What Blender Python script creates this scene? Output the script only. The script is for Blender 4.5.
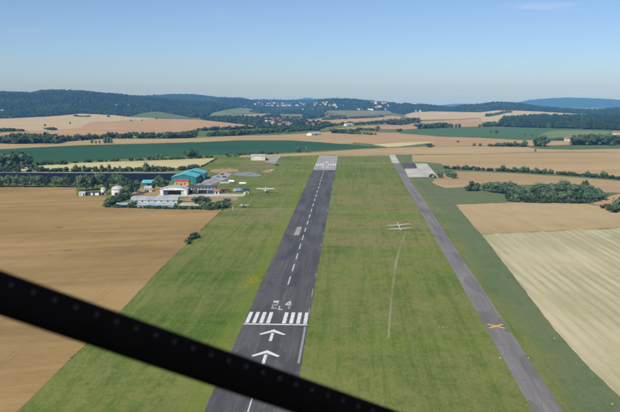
import bpy, bmesh, math, random
import numpy as np
from mathutils import Vector, Matrix
from mathutils.geometry import delaunay_2d_cdt

R = math.radians
rng = np.random.default_rng(7)
random.seed(7)
for o in list(bpy.data.objects): bpy.data.objects.remove(o)
scene = bpy.context.scene
col = scene.collection

# ------------------------------------------------------------------ camera
F_PX, CX, CY = 785.0, 310.0, 206.0          # focal length in photo pixels (620 wide)
PITCH = math.atan(109.0 / F_PX)             # true horizon sits at row 97
YAW = R(2.885)                              # runway runs along +Y
CAM = np.array([27.9, 0.0, 89.6])
cam_d = bpy.data.cameras.new('camera')
cam = bpy.data.objects.new('camera', cam_d); col.objects.link(cam)
cam.location = CAM
cam.rotation_euler = (math.pi/2 - PITCH, 0, YAW)
cam_d.sensor_width = 36.0; cam_d.sensor_fit = 'HORIZONTAL'
cam_d.lens = F_PX / 620.0 * 36.0
cam_d.clip_start = 0.05; cam_d.clip_end = 60000
cam_d.dof.use_dof = True
cam_d.dof.focus_distance = 600
cam_d.dof.aperture_fstop = 7.5
scene.camera = cam

# ------------------------------------------------------------------ light
CIRRUS = 52.06
SUN_EL, SUN_AZ = R(43), R(212)              # azimuth clockwise from +Y: behind and left of the camera
w = bpy.data.worlds.new('World'); scene.world = w; w.use_nodes = True
nt = w.node_tree; nt.nodes.clear()
out = nt.nodes.new('ShaderNodeOutputWorld'); bg = nt.nodes.new('ShaderNodeBackground')
sky = nt.nodes.new('ShaderNodeTexSky'); sky.sky_type = 'NISHITA'
sky.sun_disc = False; sky.sun_elevation = SUN_EL; sky.sun_rotation = SUN_AZ
sky.altitude = 1000; sky.air_density = 0.75; sky.dust_density = 1.8; sky.ozone_density = 5.0
bg.inputs['Strength'].default_value = 0.107
tc = nt.nodes.new('ShaderNodeTexCoord'); sx = nt.nodes.new('ShaderNodeSeparateXYZ'); nt.links.new(tc.outputs['Generated'], sx.inputs[0])
def _m(op, a, b):
    q = nt.nodes.new('ShaderNodeMath'); q.operation = op
    for k_, v_ in ((0, a), (1, b)):
        if isinstance(v_, bpy.types.NodeSocket): nt.links.new(v_, q.inputs[k_])
        else: q.inputs[k_].default_value = v_
    return q.outputs[0]
zz = _m('MAXIMUM', sx.outputs[2], 0.02)      # thin high cirrus laid on a flat layer
cv = nt.nodes.new('ShaderNodeCombineXYZ'); nt.links.new(_m('DIVIDE', sx.outputs[0], zz), cv.inputs[0]); nt.links.new(_m('MULTIPLY', _m('DIVIDE', sx.outputs[1], zz), 0.9), cv.inputs[1]); cv.inputs[2].default_value = CIRRUS
cn_ = nt.nodes.new('ShaderNodeTexNoise'); nt.links.new(cv.outputs[0], cn_.inputs['Vector']); cn_.inputs['Scale'].default_value = 0.55; cn_.inputs['Detail'].default_value = 5; cn_.inputs['Roughness'].default_value = 0.55
cr = nt.nodes.new('ShaderNodeMapRange'); cr.interpolation_type = 'SMOOTHSTEP'; nt.links.new(cn_.outputs['Fac'], cr.inputs[0]); cr.inputs[1].default_value = 0.60; cr.inputs[2].default_value = 0.80; cr.inputs[4].default_value = 0.25
cfade = nt.nodes.new('ShaderNodeMapRange'); nt.links.new(sx.outputs[2], cfade.inputs[0]); cfade.inputs[1].default_value = 0.05; cfade.inputs[2].default_value = 0.12
cm = nt.nodes.new('ShaderNodeMix'); cm.data_type = 'RGBA'; nt.links.new(_m('MULTIPLY', cr.outputs[0], cfade.outputs[0]), cm.inputs[0]); nt.links.new(sky.outputs[0], cm.inputs[6]); cm.inputs[7].default_value = (7.5, 7.6, 7.6, 1)
nt.links.new(cm.outputs[2], bg.inputs['Color']); nt.links.new(bg.outputs[0], out.inputs['Surface'])
sd = bpy.data.lights.new('sun', 'SUN'); sd.energy = 3.55; sd.angle = R(0.53); sd.color = (1.0, 0.94, 0.82)
sun = bpy.data.objects.new('sun', sd); col.objects.link(sun)
sdir = Vector((math.sin(SUN_AZ)*math.cos(SUN_EL), math.cos(SUN_AZ)*math.cos(SUN_EL), math.sin(SUN_EL)))
sun.rotation_euler = sdir.to_track_quat('Z', 'Y').to_euler()
sun.location = (0, 0, 300)
vs = scene.view_settings
vs.view_transform = 'Standard'; vs.look = 'None'; vs.exposure = 0.2; vs.gamma = 1.0; vs.use_curve_mapping = False
scene.cycles.volume_bounces = 0
scene.cycles.max_bounces = 5
scene.cycles.filter_width = 1.8

# ------------------------------------------------------------------ pixel <-> world
cp, sp_ = math.cos(PITCH), math.sin(PITCH)
cyw, syw = math.cos(YAW), math.sin(YAW)
def rays(px, py):
    px = np.asarray(px, float); py = np.asarray(py, float)
    r = px - CX; u = CY - py
    fwd = F_PX*cp + u*sp_; up = u*cp - F_PX*sp_
    dx = r*cyw - fwd*syw; dy = r*syw + fwd*cyw
    n = np.sqrt(dx*dx + dy*dy)
    return dx/n, dy/n, up/n                  # per metre of horizontal distance
def proj(x, y, z):
    x = np.asarray(x)-CAM[0]; y = np.asarray(y)-CAM[1]; z = np.asarray(z)-CAM[2]
    r = x*cyw + y*syw; fh = -x*syw + y*cyw
    f = fh*cp - z*sp_; u = fh*sp_ + z*cp
    f = np.where(f < 1e-3, 1e-3, f)
    return CX + F_PX*r/f, CY - F_PX*u/f
def az_of_px(px):
    a, b, _ = rays(px, np.full(np.shape(px), 97.0)); return np.arctan2(a, b)

SLOPE = 0.0112
_ys = np.arange(-25000., 30001., 5.)
def _ss(t): t = np.clip(t, 0, 1); return t*t*(3-2*t)
_sl = np.where(_ys < 0, 0.002, SLOPE) + (-0.008 - SLOPE)*_ss((_ys-960)/900.)
_zs = np.cumsum(_sl)*5.; _zs -= np.interp(0, _ys, _zs)
HILLS = []                                   # (az knots, elevation knots, foot, crest)
def hill(pts, foot, crest, drop=0.0):
    p = np.array(pts, float)
    a, b, e = rays(p[:, 0], p[:, 1] + drop)
    HILLS.append((np.arctan2(a, b), CAM[2] + e*crest, foot, crest))
hill([(-420,99),(-300,96),(-200,95),(-100,93),(0,92),(11.6,92.7),(26,92.7),(30,93.5),(41,90.8),(52,90.4),(80,90.8),(103,93.4),(125,95.3),(150,97.5),(175,100.5),(209,102.5),(231,106),(245,112)], 3600, 5300, 1.4)
hill([(205,108),(212,102),(222,99.2),(240,99.3),(250,101.5),(262,104.8),(275,109)], 5300, 6600, 1.2)
hill([(90,102),(120,97.5),(150,96.4),(177,95),(194,95.3),(212,97.5),(226,98.8),(240,99.5),(249,101),(263,100.3),(289,101),(320,101.3),(345,102),(370,105),(390,109)], 6500, 8600, 1.0)
hill([(300,109),(312,104),(320,101),(335,99.3),(353,99.5),(368,102),(385,103.8),(400,104.6),(406,103.6),(415,105),(422,104.8),(436,106.3),(452,107.5),(470,109)], 4600, 5800, 1.3)
hill([(445,110),(455,108),(465,106.3),(480,105),(494,103),(510,103.2),(523,104.6),(537,107),(560,109),(585,110.3),(600,110),(620,108.5),(660,104),(760,100),(900,98)], 4300, 5400, 1.3)
def T(x, y):
    x = np.asarray(x, float); y = np.asarray(y, float)
    z = np.interp(y, _ys, _zs)
    dx = x-CAM[0]; r = np.sqrt(dx*dx + y*y); a = np.arctan2(dx, y)
    k = _ss((r-1500)/1500.)
    z = z + k*(3.2*np.sin(x/330.+1.0)*np.sin(y/410.) + 2.0*np.sin((x+0.6*y)/190.))
    for ak, zk, foot, crest in HILLS:
        za = np.interp(a, ak, zk, left=-1e4, right=-1e4)
        t = np.where(r < crest, _ss((r-foot)/(crest-foot)), _ss((crest*1.9-r)/(crest*0.9)))
        add = (za - z)*t
        z = np.where((za > -9e3) & (add > 0), z + add, z)
    return z
def P(px, py, rmax=19000.):
    """first hit of the pixel's ray with the terrain"""
    px = np.atleast_1d(np.asarray(px, float)); py = np.atleast_1d(np.asarray(py, float))
    dx, dy, e = rays(px, py)
    ts = np.geomspace(20., rmax, 900)
    X = CAM[0] + dx[:, None]*ts; Y = dy[:, None]*ts; Z = CAM[2] + e[:, None]*ts
    below = Z < T(X, Y)
    i = np.where(below.any(1), below.argmax(1), len(ts)-1)
    i = np.maximum(i, 1); lo = ts[i-1].copy(); hi = ts[i].copy()
    for _ in range(22):
        m = (lo+hi)/2
        b = CAM[2] + e*m < T(CAM[0]+dx*m, dy*m)
        hi = np.where(b, m, hi); lo = np.where(b, lo, m)
    x = CAM[0]+dx*hi; y = dy*hi
    return np.stack([x, y, T(x, y)], 1)
def P1(px, py): return P([px], [py])[0]
def inpoly(qx, qy, poly):
    poly = np.asarray(poly, float); inside = np.zeros(np.shape(qx), bool)
    x0, y0 = poly[:, 0], poly[:, 1]; x1, y1 = np.roll(x0, -1), np.roll(y0, -1)
    for a, b, c, d in zip(x0, y0, x1, y1):
        if b == d: continue
        inside ^= ((b > qy) != (d > qy)) & (qx < (c-a)*(qy-b)/(d-b) + a)
    return inside

# ------------------------------------------------------------------ materials
def new_mat(name):
    m = bpy.data.materials.new(name); m.use_nodes = True
    n = m.node_tree; n.nodes.clear()
    o = n.nodes.new('ShaderNodeOutputMaterial'); b = n.nodes.new('ShaderNodeBsdfPrincipled')
    n.links.new(b.outputs[0], o.inputs['Surface'])
    return m, n, b
class NB:
    """tiny node helper"""
    def __init__(s, n): s.n = n
    def nd(s, t, **k):
        x = s.n.nodes.new(t)
        for a, v in k.items(): setattr(x, a, v)
        return x
    def put(s, sock, v):
        if isinstance(v, bpy.types.NodeSocket): s.n.links.new(v, sock)
        else: sock.default_value = v
    def math(s, op, a, b=0.0, c=None):
        x = s.nd('ShaderNodeMath', operation=op); s.put(x.inputs[0], a); s.put(x.inputs[1], b)
        if c is not None: s.put(x.inputs[2], c)
        return x.outputs[0]
    def mix(s, f, a, b, blend='MIX'):
        x = s.nd('ShaderNodeMix', data_type='RGBA', blend_type=blend)
        s.put(x.inputs[0], f)
        for sock, v in ((x.inputs[6], a), (x.inputs[7], b)):
            s.put(sock, v if isinstance(v, bpy.types.NodeSocket) else (*v[:3], 1))
        return x.outputs[2]
    def coord(s, ang=0.0, scale=(1, 1, 1)):
        t = s.nd('ShaderNodeTexCoord'); m = s.nd('ShaderNodeMapping', vector_type='POINT')
        r = s.nd('ShaderNodeVectorRotate', rotation_type='Z_AXIS'); r.inputs['Angle'].default_value = ang
        s.n.links.new(t.outputs['Object'], r.inputs['Vector']); s.n.links.new(r.outputs[0], m.inputs['Vector'])
        m.inputs['Scale'].default_value = scale
        return m.outputs[0]
    def noise(s, vec, scale=1.0, detail=4.0, rough=0.55):
        x = s.nd('ShaderNodeTexNoise'); s.put(x.inputs['Vector'], vec)
        x.inputs['Scale'].default_value = scale; x.inputs['Detail'].default_value = detail; x.inputs['Roughness'].default_value = rough
        return x.outputs['Fac']
    def ramp(s, f, lo, hi):
        x = s.nd('ShaderNodeMapRange', interpolation_type='SMOOTHSTEP'); s.put(x.inputs['Value'], f)
        x.inputs['From Min'].default_value = lo; x.inputs['From Max'].default_value = hi
        return x.outputs[0]
def sub_xyz(h, vec):
    x = h.nd('ShaderNodeSeparateXYZ'); h.put(x.inputs[0], vec); return x.outputs

def field_mat(name, c1, c2, ang=0.0, streak=1.0, tram=0.0, patch=None, row=None, big=0.007, tang=None):
    """crop: two tones, streaks along the drill rows, wheel tracks, patches of another tone"""
    m, n, b = new_mat(name); h = NB(n)
    ca = R(ang)
    n1 = h.noise(h.coord(ca, (big, big*0.5, 1)), 1, 5, 0.6)
    n2 = h.noise(h.coord(ca, (0.11, 0.003, 1)), 1, 4, 0.6)
    n3 = h.noise(h.coord(ca, (0.7, 0.25, 1)), 1, 3, 0.7)
    f = h.math('ADD', h.math('MULTIPLY', n1, 0.5), h.math('ADD', h.math('MULTIPLY', n2, 0.34*streak), h.math('MULTIPLY', n3, 0.16)))
    f = h.ramp(f, 0.5*(0.66+0.34*streak)-0.14, 0.5*(0.66+0.34*streak)+0.14)
    c = h.mix(f, c1, c2)
    if patch is not None:
        pn = h.noise(h.coord(ca, (0.012, 0.004, 1)), 1, 6, 0.65)
        c = h.mix(h.math('MULTIPLY', h.ramp(pn, 0.52, 0.68), patch[1]), c, patch[0])
    if row is not None:                       # (period m, share, strength, colour)
        u = sub_xyz(h, h.coord(ca))[0]
        wob = h.math('MULTIPLY', h.noise(h.coord(ca, (0.01, 0.01, 1)), 1, 2), 3.0)
        fr = h.math('FRACT', h.math('DIVIDE', h.math('ADD', u, wob), row[0]))
        k = h.math('SUBTRACT', 1.0, h.ramp(h.math('ABSOLUTE', h.math('SUBTRACT', fr, 0.5)), row[1]*0.3, row[1]*0.5))
        kn = h.ramp(h.noise(h.coord(ca, (0.02, 0.006, 1)), 1, 4), 0.3, 0.62)
        c = h.mix(h.math('MULTIPLY', h.math('MULTIPLY', k, kn), row[2]), c, row[3])
    if tram > 0:
        u = sub_xyz(h, h.coord(ca if tang is None else R(tang)))[0]
        u = h.math('ADD', u, h.math('MULTIPLY', h.noise(h.coord(0, (0.006, 0.006, 1)), 1, 2), 10.0))
        for off in (0.0, 0.09):
            fr = h.math('FRACT', h.math('ADD', h.math('DIVIDE', u, 23.0), off))
            k = h.math('LESS_THAN', fr, 0.018)
            c = h.mix(h.math('MULTIPLY', k, tram), c, (c1[0]*0.35, c1[1]*0.4, c1[2]*0.45))
    n.links.new(c, b.inputs['Base Color'])
    b.inputs['Roughness'].default_value = 0.95; b.inputs['Specular IOR Level'].default_value = 0.1
    bp = h.nd('ShaderNodeBump'); bp.inputs['Strength'].default_value = 0.35; bp.inputs['Distance'].default_value = 0.5
    n.links.new(n3, bp.inputs['Height']); n.links.new(bp.outputs[0], b.inputs['Normal'])
    return m

def plain_mat(name, c, rough=0.7, var=0.12, scale=0.5, metal=0.0, spec=0.3):
    m, n, b = new_mat(name); h = NB(n)
    f = h.noise(h.coord(0, (scale,)*3), 1, 4, 0.6)
    lo = tuple(x*(1-var) for x in c); hi = tuple(min(1, x*(1+var)) for x in c)
    n.links.new(h.mix(h.ramp(f, 0.3, 0.7), lo, hi), b.inputs['Base Color'])
    b.inputs['Roughness'].default_value = rough; b.inputs['Metallic'].default_value = metal
    b.inputs['Specular IOR Level'].default_value = spec
    return m

def leaf_mat(name, c1, c2, c3):
    m, n, b = new_mat(name); h = NB(n)
    g = h.nd('ShaderNodeNewGeometry'); oi = h.nd('ShaderNodeObjectInfo')
    c = h.mix(g.outputs['Random Per Island'], c1, c2)
    c = h.mix(h.math('MULTIPLY', oi.outputs['Random'], 0.75), c, c3)
    tp = h.noise(h.coord(0, (0.22, 0.22, 0.22)), 1, 3, 0.6)
    c = h.mix(h.math('MULTIPLY', h.ramp(tp, 0.42, 0.68), 0.5), c, tuple(v*1.45 for v in c2))
    n.links.new(c, b.inputs['Base Color'])
    b.inputs['Roughness'].default_value = 0.8; b.inputs['Specular IOR Level'].default_value = 0.12
    return m

def grass_mat():
    m, n, b = new_mat('airfield_grass'); h = NB(n)
    big = h.noise(h.coord(0, (0.014, 0.008, 1)), 1, 8, 0.68)
    band = h.noise(h.coord(0, (0.005, 0.020, 1)), 1, 8, 0.66)
    mow = h.noise(h.coord(0, (0.30, 0.0022, 1)), 1, 5, 0.72)
    fine = h.noise(h.coord(0, (0.22, 0.10, 1)), 1, 8, 0.78)
    lat = h.noise(h.coord(0, (0.03, 0.35, 1)), 1, 5, 0.7)
    c = h.mix(h.ramp(big, 0.38, 0.60), (0.070, 0.140, 0.012), (0.175, 0.215, 0.036))
    yy = sub_xyz(h, h.coord())[1]
    zone = h.math('MULTIPLY', h.ramp(yy, 395.0, 470.0), h.math('SUBTRACT', 1.0, h.ramp(yy, 620.0, 800.0)))
    zone = h.math('ADD', h.math('MULTIPLY', zone, 0.66), 0.34)
    c = h.mix(h.math('MULTIPLY', h.ramp(band, 0.40, 0.58), zone), c, (0.250, 0.220, 0.088))   # dry bands
    c = h.mix(h.math('MULTIPLY', h.ramp(mow, 0.44, 0.60), 0.5), c, (0.215, 0.215, 0.070))    # mower strips
    c = h.mix(h.math('MULTIPLY', h.ramp(mow, 0.5, 0.36), 0.4), c, (0.065, 0.12, 0.016))
    c = h.mix(h.math('MULTIPLY', h.ramp(lat, 0.45, 0.7), 0.3), c, (0.21, 0.21, 0.075))
    c = h.mix(h.math('MULTIPLY', h.ramp(fine, 0.46, 0.68), 0.55), c, (0.055, 0.112, 0.010))
    tuft = h.noise(h.coord(0, (0.9, 0.5, 1)), 1, 6, 0.8)
    c = h.mix(h.math('MULTIPLY', h.ramp(tuft, 0.5, 0.66), 0.38), c, (0.235, 0.27, 0.065))
    c = h.mix(h.math('MULTIPLY', h.ramp(tuft, 0.5, 0.36), 0.38), c, (0.045, 0.098, 0.010))
    # lusher verge along the paved strip (x from -24 to -12)
    x = sub_xyz(h, h.coord())[0]
    wob = h.math('MULTIPLY', h.math('SUBTRACT', h.noise(h.coord(0, (0.05, 0.012, 1)), 1, 4), 0.5), 16.0)
    ax = h.math('ABSOLUTE', h.math('ADD', h.math('ADD', x, wob), 15.0))
    v = h.math('SUBTRACT', 1.0, h.ramp(ax, 1.0, 7.0))
    c = h.mix(h.math('MULTIPLY', h.math('MULTIPLY', v, h.ramp(fine, 0.3, 0.6)), 0.6), c, (0.165, 0.225, 0.02))
    # rank meadow east of the taxi track
    e = h.ramp(h.math('ADD', x, wob), 84.0, 100.0)
    md = h.mix(h.ramp(fine, 0.35, 0.65), (0.088, 0.140, 0.068), (0.155, 0.190, 0.105))
    md = h.mix(h.math('MULTIPLY', h.ramp(tuft, 0.5, 0.66), 0.4), md, (0.21, 0.22, 0.13))
    md = h.mix(h.math('MULTIPLY', h.ramp(big, 0.5, 0.64), 0.45), md, (0.17, 0.175, 0.095))
    c = h.mix(h.math('MULTIPLY', e, 0.72), c, md)
    n.links.new(c, b.inputs['Base Color'])
    b.inputs['Roughness'].default_value = 0.95; b.inputs['Specular IOR Level'].default_value = 0.1
    bp = h.nd('ShaderNodeBump'); bp.inputs['Strength'].default_value = 0.5; bp.inputs['Distance'].default_value = 0.4
    n.links.new(fine, bp.inputs['Height']); n.links.new(bp.outputs[0], b.inputs['Normal'])
    return m

def asphalt_mat(name, c1, c2, crack=0.5):
    m, n, b = new_mat(name); h = NB(n)
    n1 = h.noise(h.coord(0, (0.12, 0.02, 1)), 1, 5, 0.6)
    n2 = h.noise(h.coord(0, (0.9, 0.012, 1)), 1, 3, 0.6)
    n3 = h.noise(h.coord(0, (2.0, 1.2, 1)), 1, 3, 0.7)
    f = h.math('ADD', h.math('MULTIPLY', n1, 0.45), h.math('ADD', h.math('MULTIPLY', n2, 0.35), h.math('MULTIPLY', n3, 0.2)))
    c = h.mix(h.ramp(f, 0.36, 0.64), c1, c2)
    u = sub_xyz(h, h.coord())[0]                                   # paving lane seams
    fr = h.math('FRACT', h.math('DIVIDE', h.math('ADD', u, 12.5), 4.17))
    k = h.math('LESS_THAN', fr, 0.04)
    c = h.mix(h.math('MULTIPLY', h.math('MULTIPLY', k, h.ramp(n1, 0.4, 0.6)), crack), c, tuple(v*1.9 for v in c2))
    # transverse joints and sealed cracks, rubber on the wheel lanes, dusty edges
    vy = sub_xyz(h, h.coord())[1]
    fy = h.math('FRACT', h.math('DIVIDE', h.math('ADD', vy, h.math('MULTIPLY', h.noise(h.coord(0, (0.35, 0.05, 1)), 1, 3), 3.0)), 17.0))
    jn = h.math('MULTIPLY', h.math('LESS_THAN', fy, 0.03), h.ramp(h.noise(h.coord(0, (0.12, 0.06, 1)), 1, 2), 0.45, 0.6))
    c = h.mix(h.math('MULTIPLY', jn, 0.4), c, tuple(v*0.45 for v in c1))
    vo = h.nd('ShaderNodeTexVoronoi', feature='DISTANCE_TO_EDGE'); h.put(vo.inputs['Vector'], h.coord(0, (0.11, 0.035, 1))); vo.inputs['Scale'].default_value = 1.0
    ck = h.math('MULTIPLY', h.math('LESS_THAN', vo.outputs['Distance'], 0.012), h.ramp(n1, 0.42, 0.56))
    c = h.mix(h.math('MULTIPLY', ck, 0.22), c, tuple(v*0.4 for v in c1))
    pt = h.noise(h.coord(0, (0.16, 0.03, 1)), 1, 1, 0.3)
    c = h.mix(h.math('MULTIPLY', h.ramp(pt, 0.60, 0.62), 0.4), c, tuple(v*0.7 for v in c1))
    ru = h.math('SUBTRACT', 1.0, h.ramp(h.math('ABSOLUTE', h.math('SUBTRACT', h.math('ABSOLUTE', u), 2.2)), 0.4, 2.6))
    c = h.mix(h.math('MULTIPLY', h.math('MULTIPLY', ru, h.ramp(n2, 0.42, 0.62)), 0.45), c, tuple(v*0.6 for v in c1))
    n.links.new(c, b.inputs['Base Color'])
    b.inputs['Roughness'].default_value = 0.85; b.inputs['Specular IOR Level'].default_value = 0.25
    return m

def paint_mat(name, c, under, wear=0.35):
    m, n, b = new_mat(name); h = NB(n)
    f = h.noise(h.coord(0, (1.3, 0.45, 1)), 1, 7, 0.8)
    k = h.math('MULTIPLY', h.ramp(f, 0.48, 0.62), wear)
    n.links.new(h.mix(k, c, under), b.inputs['Base Color'])
    b.inputs['Roughness'].default_value = 0.7
    return m

def sheet_mat(name, c, rough=0.5, per=2.6, seam=0.6):
    m, n, b = new_mat(name); h = NB(n); xyz = sub_xyz(h, h.coord())
    wn = h.nd('ShaderNodeTexWhiteNoise', noise_dimensions='2D'); cb = h.nd('ShaderNodeCombineXYZ')
    h.put(cb.inputs[0], h.math('FLOOR', h.math('DIVIDE', xyz[0], per))); h.put(cb.inputs[1], h.math('FLOOR', h.math('DIVIDE', xyz[1], per*2.4))); h.put(wn.inputs['Vector'], cb.outputs[0])
    st = h.noise(h.coord(0, (0.25, 0.25, 0.25)), 1, 5, 0.65)
    f = h.math('ADD', h.math('MULTIPLY', wn.outputs['Value'], 0.5), h.math('MULTIPLY', h.ramp(st, 0.35, 0.68), 0.5))
    cc = h.mix(f, tuple(v*0.72 for v in c), tuple(min(1, v*1.16) for v in c))
    k = h.math('LESS_THAN', h.math('FRACT', h.math('DIVIDE', xyz[0], per)), 0.09)
    cc = h.mix(h.math('MULTIPLY', k, seam), cc, tuple(v*0.55 for v in c))
    n.links.new(cc, b.inputs['Base Color']); b.inputs['Roughness'].default_value = rough; b.inputs['Specular IOR Level'].default_value = 0.3
    return m
M = {}
M['grass'] = grass_mat()
M['asphalt'] = asphalt_mat('runway_asphalt', (0.072, 0.071, 0.070), (0.132, 0.127, 0.122))
M['taxi'] = asphalt_mat('taxiway_asphalt', (0.165, 0.155, 0.148), (0.255, 0.238, 0.220), 0.3)
M['concrete'] = plain_mat('pale_concrete', (0.50, 0.48, 0.43), 0.9, 0.2, 0.08)
M['concrete_grey'] = plain_mat('grey_concrete', (0.34, 0.335, 0.325), 0.9, 0.2, 0.08)
M['paint'] = paint_mat('white_paint', (0.78, 0.78, 0.75), (0.2, 0.2, 0.2), 0.42)
M['worn'] = paint_mat('worn_white_paint', (0.34, 0.34, 0.335), (0.12, 0.12, 0.12), 0.7)
M['dashp'] = paint_mat('dash_paint', (0.62, 0.62, 0.60), (0.2, 0.2, 0.2), 0.7)
M['worn2'] = paint_mat('pale_worn_paint', (0.60, 0.60, 0.57), (0.3, 0.3, 0.3), 0.6)
M['yellow'] = paint_mat('yellow_paint', (0.78, 0.48, 0.03), (0.35, 0.27, 0.10), 0.5)
M['wheat'] = field_mat('ripe_wheat', (0.290, 0.192, 0.072), (0.425, 0.288, 0.122), 72, 0.9, 0.28, ((0.235, 0.158, 0.060), 0.75), None, 0.009, 3)
M['wheat_e'] = field_mat('ripe_wheat_rolling', (0.380, 0.285, 0.140), (0.484, 0.366, 0.195), -6, 0.9, 0.2, ((0.314, 0.228, 0.109), 0.6))
M['pale'] = field_mat('pale_barley', (0.52, 0.46, 0.225), (0.60, 0.54, 0.29), 70, 0.5, 0, ((0.36, 0.33, 0.15), 0.5))
M['cream'] = field_mat('cream_stubble', (0.475, 0.380, 0.213), (0.551, 0.442, 0.254), 60, 0.6, 0, ((0.427, 0.342, 0.181), 0.4))
M['orange'] = field_mat('orange_wheat', (0.418, 0.271, 0.136), (0.503, 0.342, 0.181), 65, 0.6, 0, ((0.380, 0.237, 0.118), 0.5))
M['tan'] = field_mat('tan_wheat', (0.399, 0.285, 0.140), (0.484, 0.356, 0.181), 80, 0.7, 0, ((0.351, 0.237, 0.118), 0.45))
M['stubble'] = field_mat('striped_stubble', (0.351, 0.249, 0.118), (0.437, 0.318, 0.162), -62, 0.8, 0, None, (10.0, 0.5, 0.75, (0.513, 0.399, 0.227)))
M['weedy'] = field_mat('pale_weedy_stubble', (0.42, 0.385, 0.215), (0.57, 0.505, 0.315), -3, 1.6, 0, ((0.27, 0.315, 0.165), 0.95), (5.2, 0.5, 0.5, (0.30, 0.29, 0.16)))
M['green'] = field_mat('dark_green_crop', (0.028, 0.092, 0.042), (0.040, 0.115, 0.052), 75, 0.6, 0.2, ((0.07, 0.13, 0.05), 0.5))
M['green2'] = field_mat('mid_green_crop', (0.070, 0.142, 0.062), (0.095, 0.170, 0.078), 75, 0.6, 0, ((0.11, 0.17, 0.07), 0.5))
M['meadow'] = field_mat('green_meadow', (0.088, 0.148, 0.050), (0.135, 0.195, 0.070), 70, 0.6, 0, ((0.16, 0.18, 0.08), 0.5))
M['lmeadow'] = field_mat('light_green_meadow', (0.15, 0.215, 0.085), (0.20, 0.26, 0.11), 70, 0.6)
M['olive'] = field_mat('olive_pasture', (0.17, 0.175, 0.075), (0.235, 0.22, 0.10), 70, 0.6)
M['dirt'] = field_mat('dry_earth', (0.342, 0.237, 0.113), (0.418, 0.299, 0.154), 20, 0.4)
M['dryband'] = field_mat('dry_grass', (0.16, 0.17, 0.06), (0.25, 0.215, 0.09), 85, 0.6, 0, ((0.12, 0.15, 0.045), 0.9), None, 0.03)
M['track'] = field_mat('pale_track', (0.33, 0.31, 0.20), (0.42, 0.39, 0.26), 0, 0.5)
M['worn_and_glare_grass'] = field_mat('worn_and_glare_grass', (0.20, 0.215, 0.085), (0.31, 0.30, 0.16), 0, 0.6, 0, ((0.13, 0.165, 0.045), 0.8))  # worn grass of the faint track; also colours the painted canopy reflection
M['leaf'] = leaf_mat('tree_leaves', (0.065, 0.118, 0.062), (0.145, 0.215, 0.11), (0.075, 0.120, 0.072))
M['leaf_dark'] = leaf_mat('dark_leaves', (0.034, 0.066, 0.030), (0.070, 0.108, 0.042), (0.05, 0.085, 0.035))
def wood_mat(name):
    m, n, b = new_mat(name); h = NB(n)
    g = h.nd('ShaderNodeNewGeometry')
    c = h.mix(g.outputs['Random Per Island'], (0.008, 0.025, 0.016), (0.030, 0.056, 0.028))
    st = h.noise(h.coord(0, (0.0045, 0.0045, 0.0045)), 1, 5, 0.65)
    c = h.mix(h.math('MULTIPLY', h.ramp(st, 0.46, 0.64), 0.5), c, h.mix(g.outputs['Random Per Island'], (0.026, 0.056, 0.024), (0.066, 0.102, 0.042)))
    n.links.new(c, b.inputs['Base Color']); b.inputs['Roughness'].default_value = 0.85; b.inputs['Specular IOR Level'].default_value = 0.1
    return m
M['leaf_far'] = wood_mat('wood_leaves')
M['bark'] = plain_mat('bark', (0.10, 0.075, 0.05), 0.9, 0.3, 2.0)
M['yardmat'] = plain_mat('blue_grey_gravel', (0.235, 0.27, 0.28), 0.9, 0.3, 0.15)
M['white_wall'] = plain_mat('white_render', (0.68, 0.67, 0.63), 0.8, 0.2, 0.5)
M['cream_wall'] = plain_mat('cream_render', (0.62, 0.56, 0.43), 0.8, 0.1, 0.4)
M['grey_wall'] = plain_mat('grey_panel', (0.42, 0.43, 0.45), 0.6, 0.12, 0.4)
M['yellow_wall'] = plain_mat('ochre_render', (0.55, 0.36, 0.13), 0.8, 0.12, 0.4)
M['teal'] = sheet_mat('teal_sheet', (0.16, 0.54, 0.58))
M['teal_wall'] = sheet_mat('teal_cladding', (0.03, 0.21, 0.25), 0.6, 3.2)
M['brown_wall'] = plain_mat('brown_boards', (0.16, 0.09, 0.06), 0.8, 0.2, 1.0)
M['red_roof'] = plain_mat('red_tiles', (0.34, 0.085, 0.06), 0.8, 0.25, 0.8)
M['tile_roof'] = plain_mat('orange_tiles', (0.30, 0.15, 0.10), 0.8, 0.3, 0.8)
M['dark_roof'] = plain_mat('dark_sheet_roof', (0.075, 0.085, 0.105), 0.6, 0.2, 0.4)
M['blue_roof'] = sheet_mat('blue_grey_sheet_roof', (0.34, 0.42, 0.48))
M['ltblue_roof'] = sheet_mat('pale_sheet_roof', (0.50, 0.53, 0.55))
M['grey_roof'] = sheet_mat('weathered_sheet_roof', (0.36, 0.40, 0.43), 0.6, 3.4)
M['navy_wall'] = plain_mat('navy_panel', (0.035, 0.06, 0.14), 0.6, 0.15, 0.4)
M['glass'] = plain_mat('dark_glass', (0.03, 0.035, 0.045), 0.15, 0.2, 1.0, 0, 0.5)
M['dark'] = plain_mat('dark_interior', (0.018, 0.018, 0.02), 0.9, 0.2, 0.5)
M['pv'] = plain_mat('solar_cells', (0.007, 0.011, 0.018), 0.55, 0.25, 0.3, 0, 0.15)
M['steel'] = plain_mat('galvanised_steel', (0.45, 0.46, 0.47), 0.5, 0.15, 1.0, 0.3)
M['gelcoat'] = plain_mat('white_gelcoat', (0.82, 0.82, 0.81), 0.3, 0.04, 1.0, 0, 0.5)
M['blue_paint'] = plain_mat('navy_paint', (0.03, 0.06, 0.16), 0.3, 0.1, 1.0, 0, 0.5)
M['red_paint'] = plain_mat('red_paint', (0.38, 0.03, 0.025), 0.4, 0.1, 1.0, 0, 0.5)
M['silver_paint'] = plain_mat('silver_paint', (0.46, 0.49, 0.53), 0.35, 0.06, 1.0, 0.2, 0.5)
M['lblue_paint'] = plain_mat('light_blue_paint', (0.22, 0.36, 0.55), 0.45, 0.06, 1.0, 0, 0.5)
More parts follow.
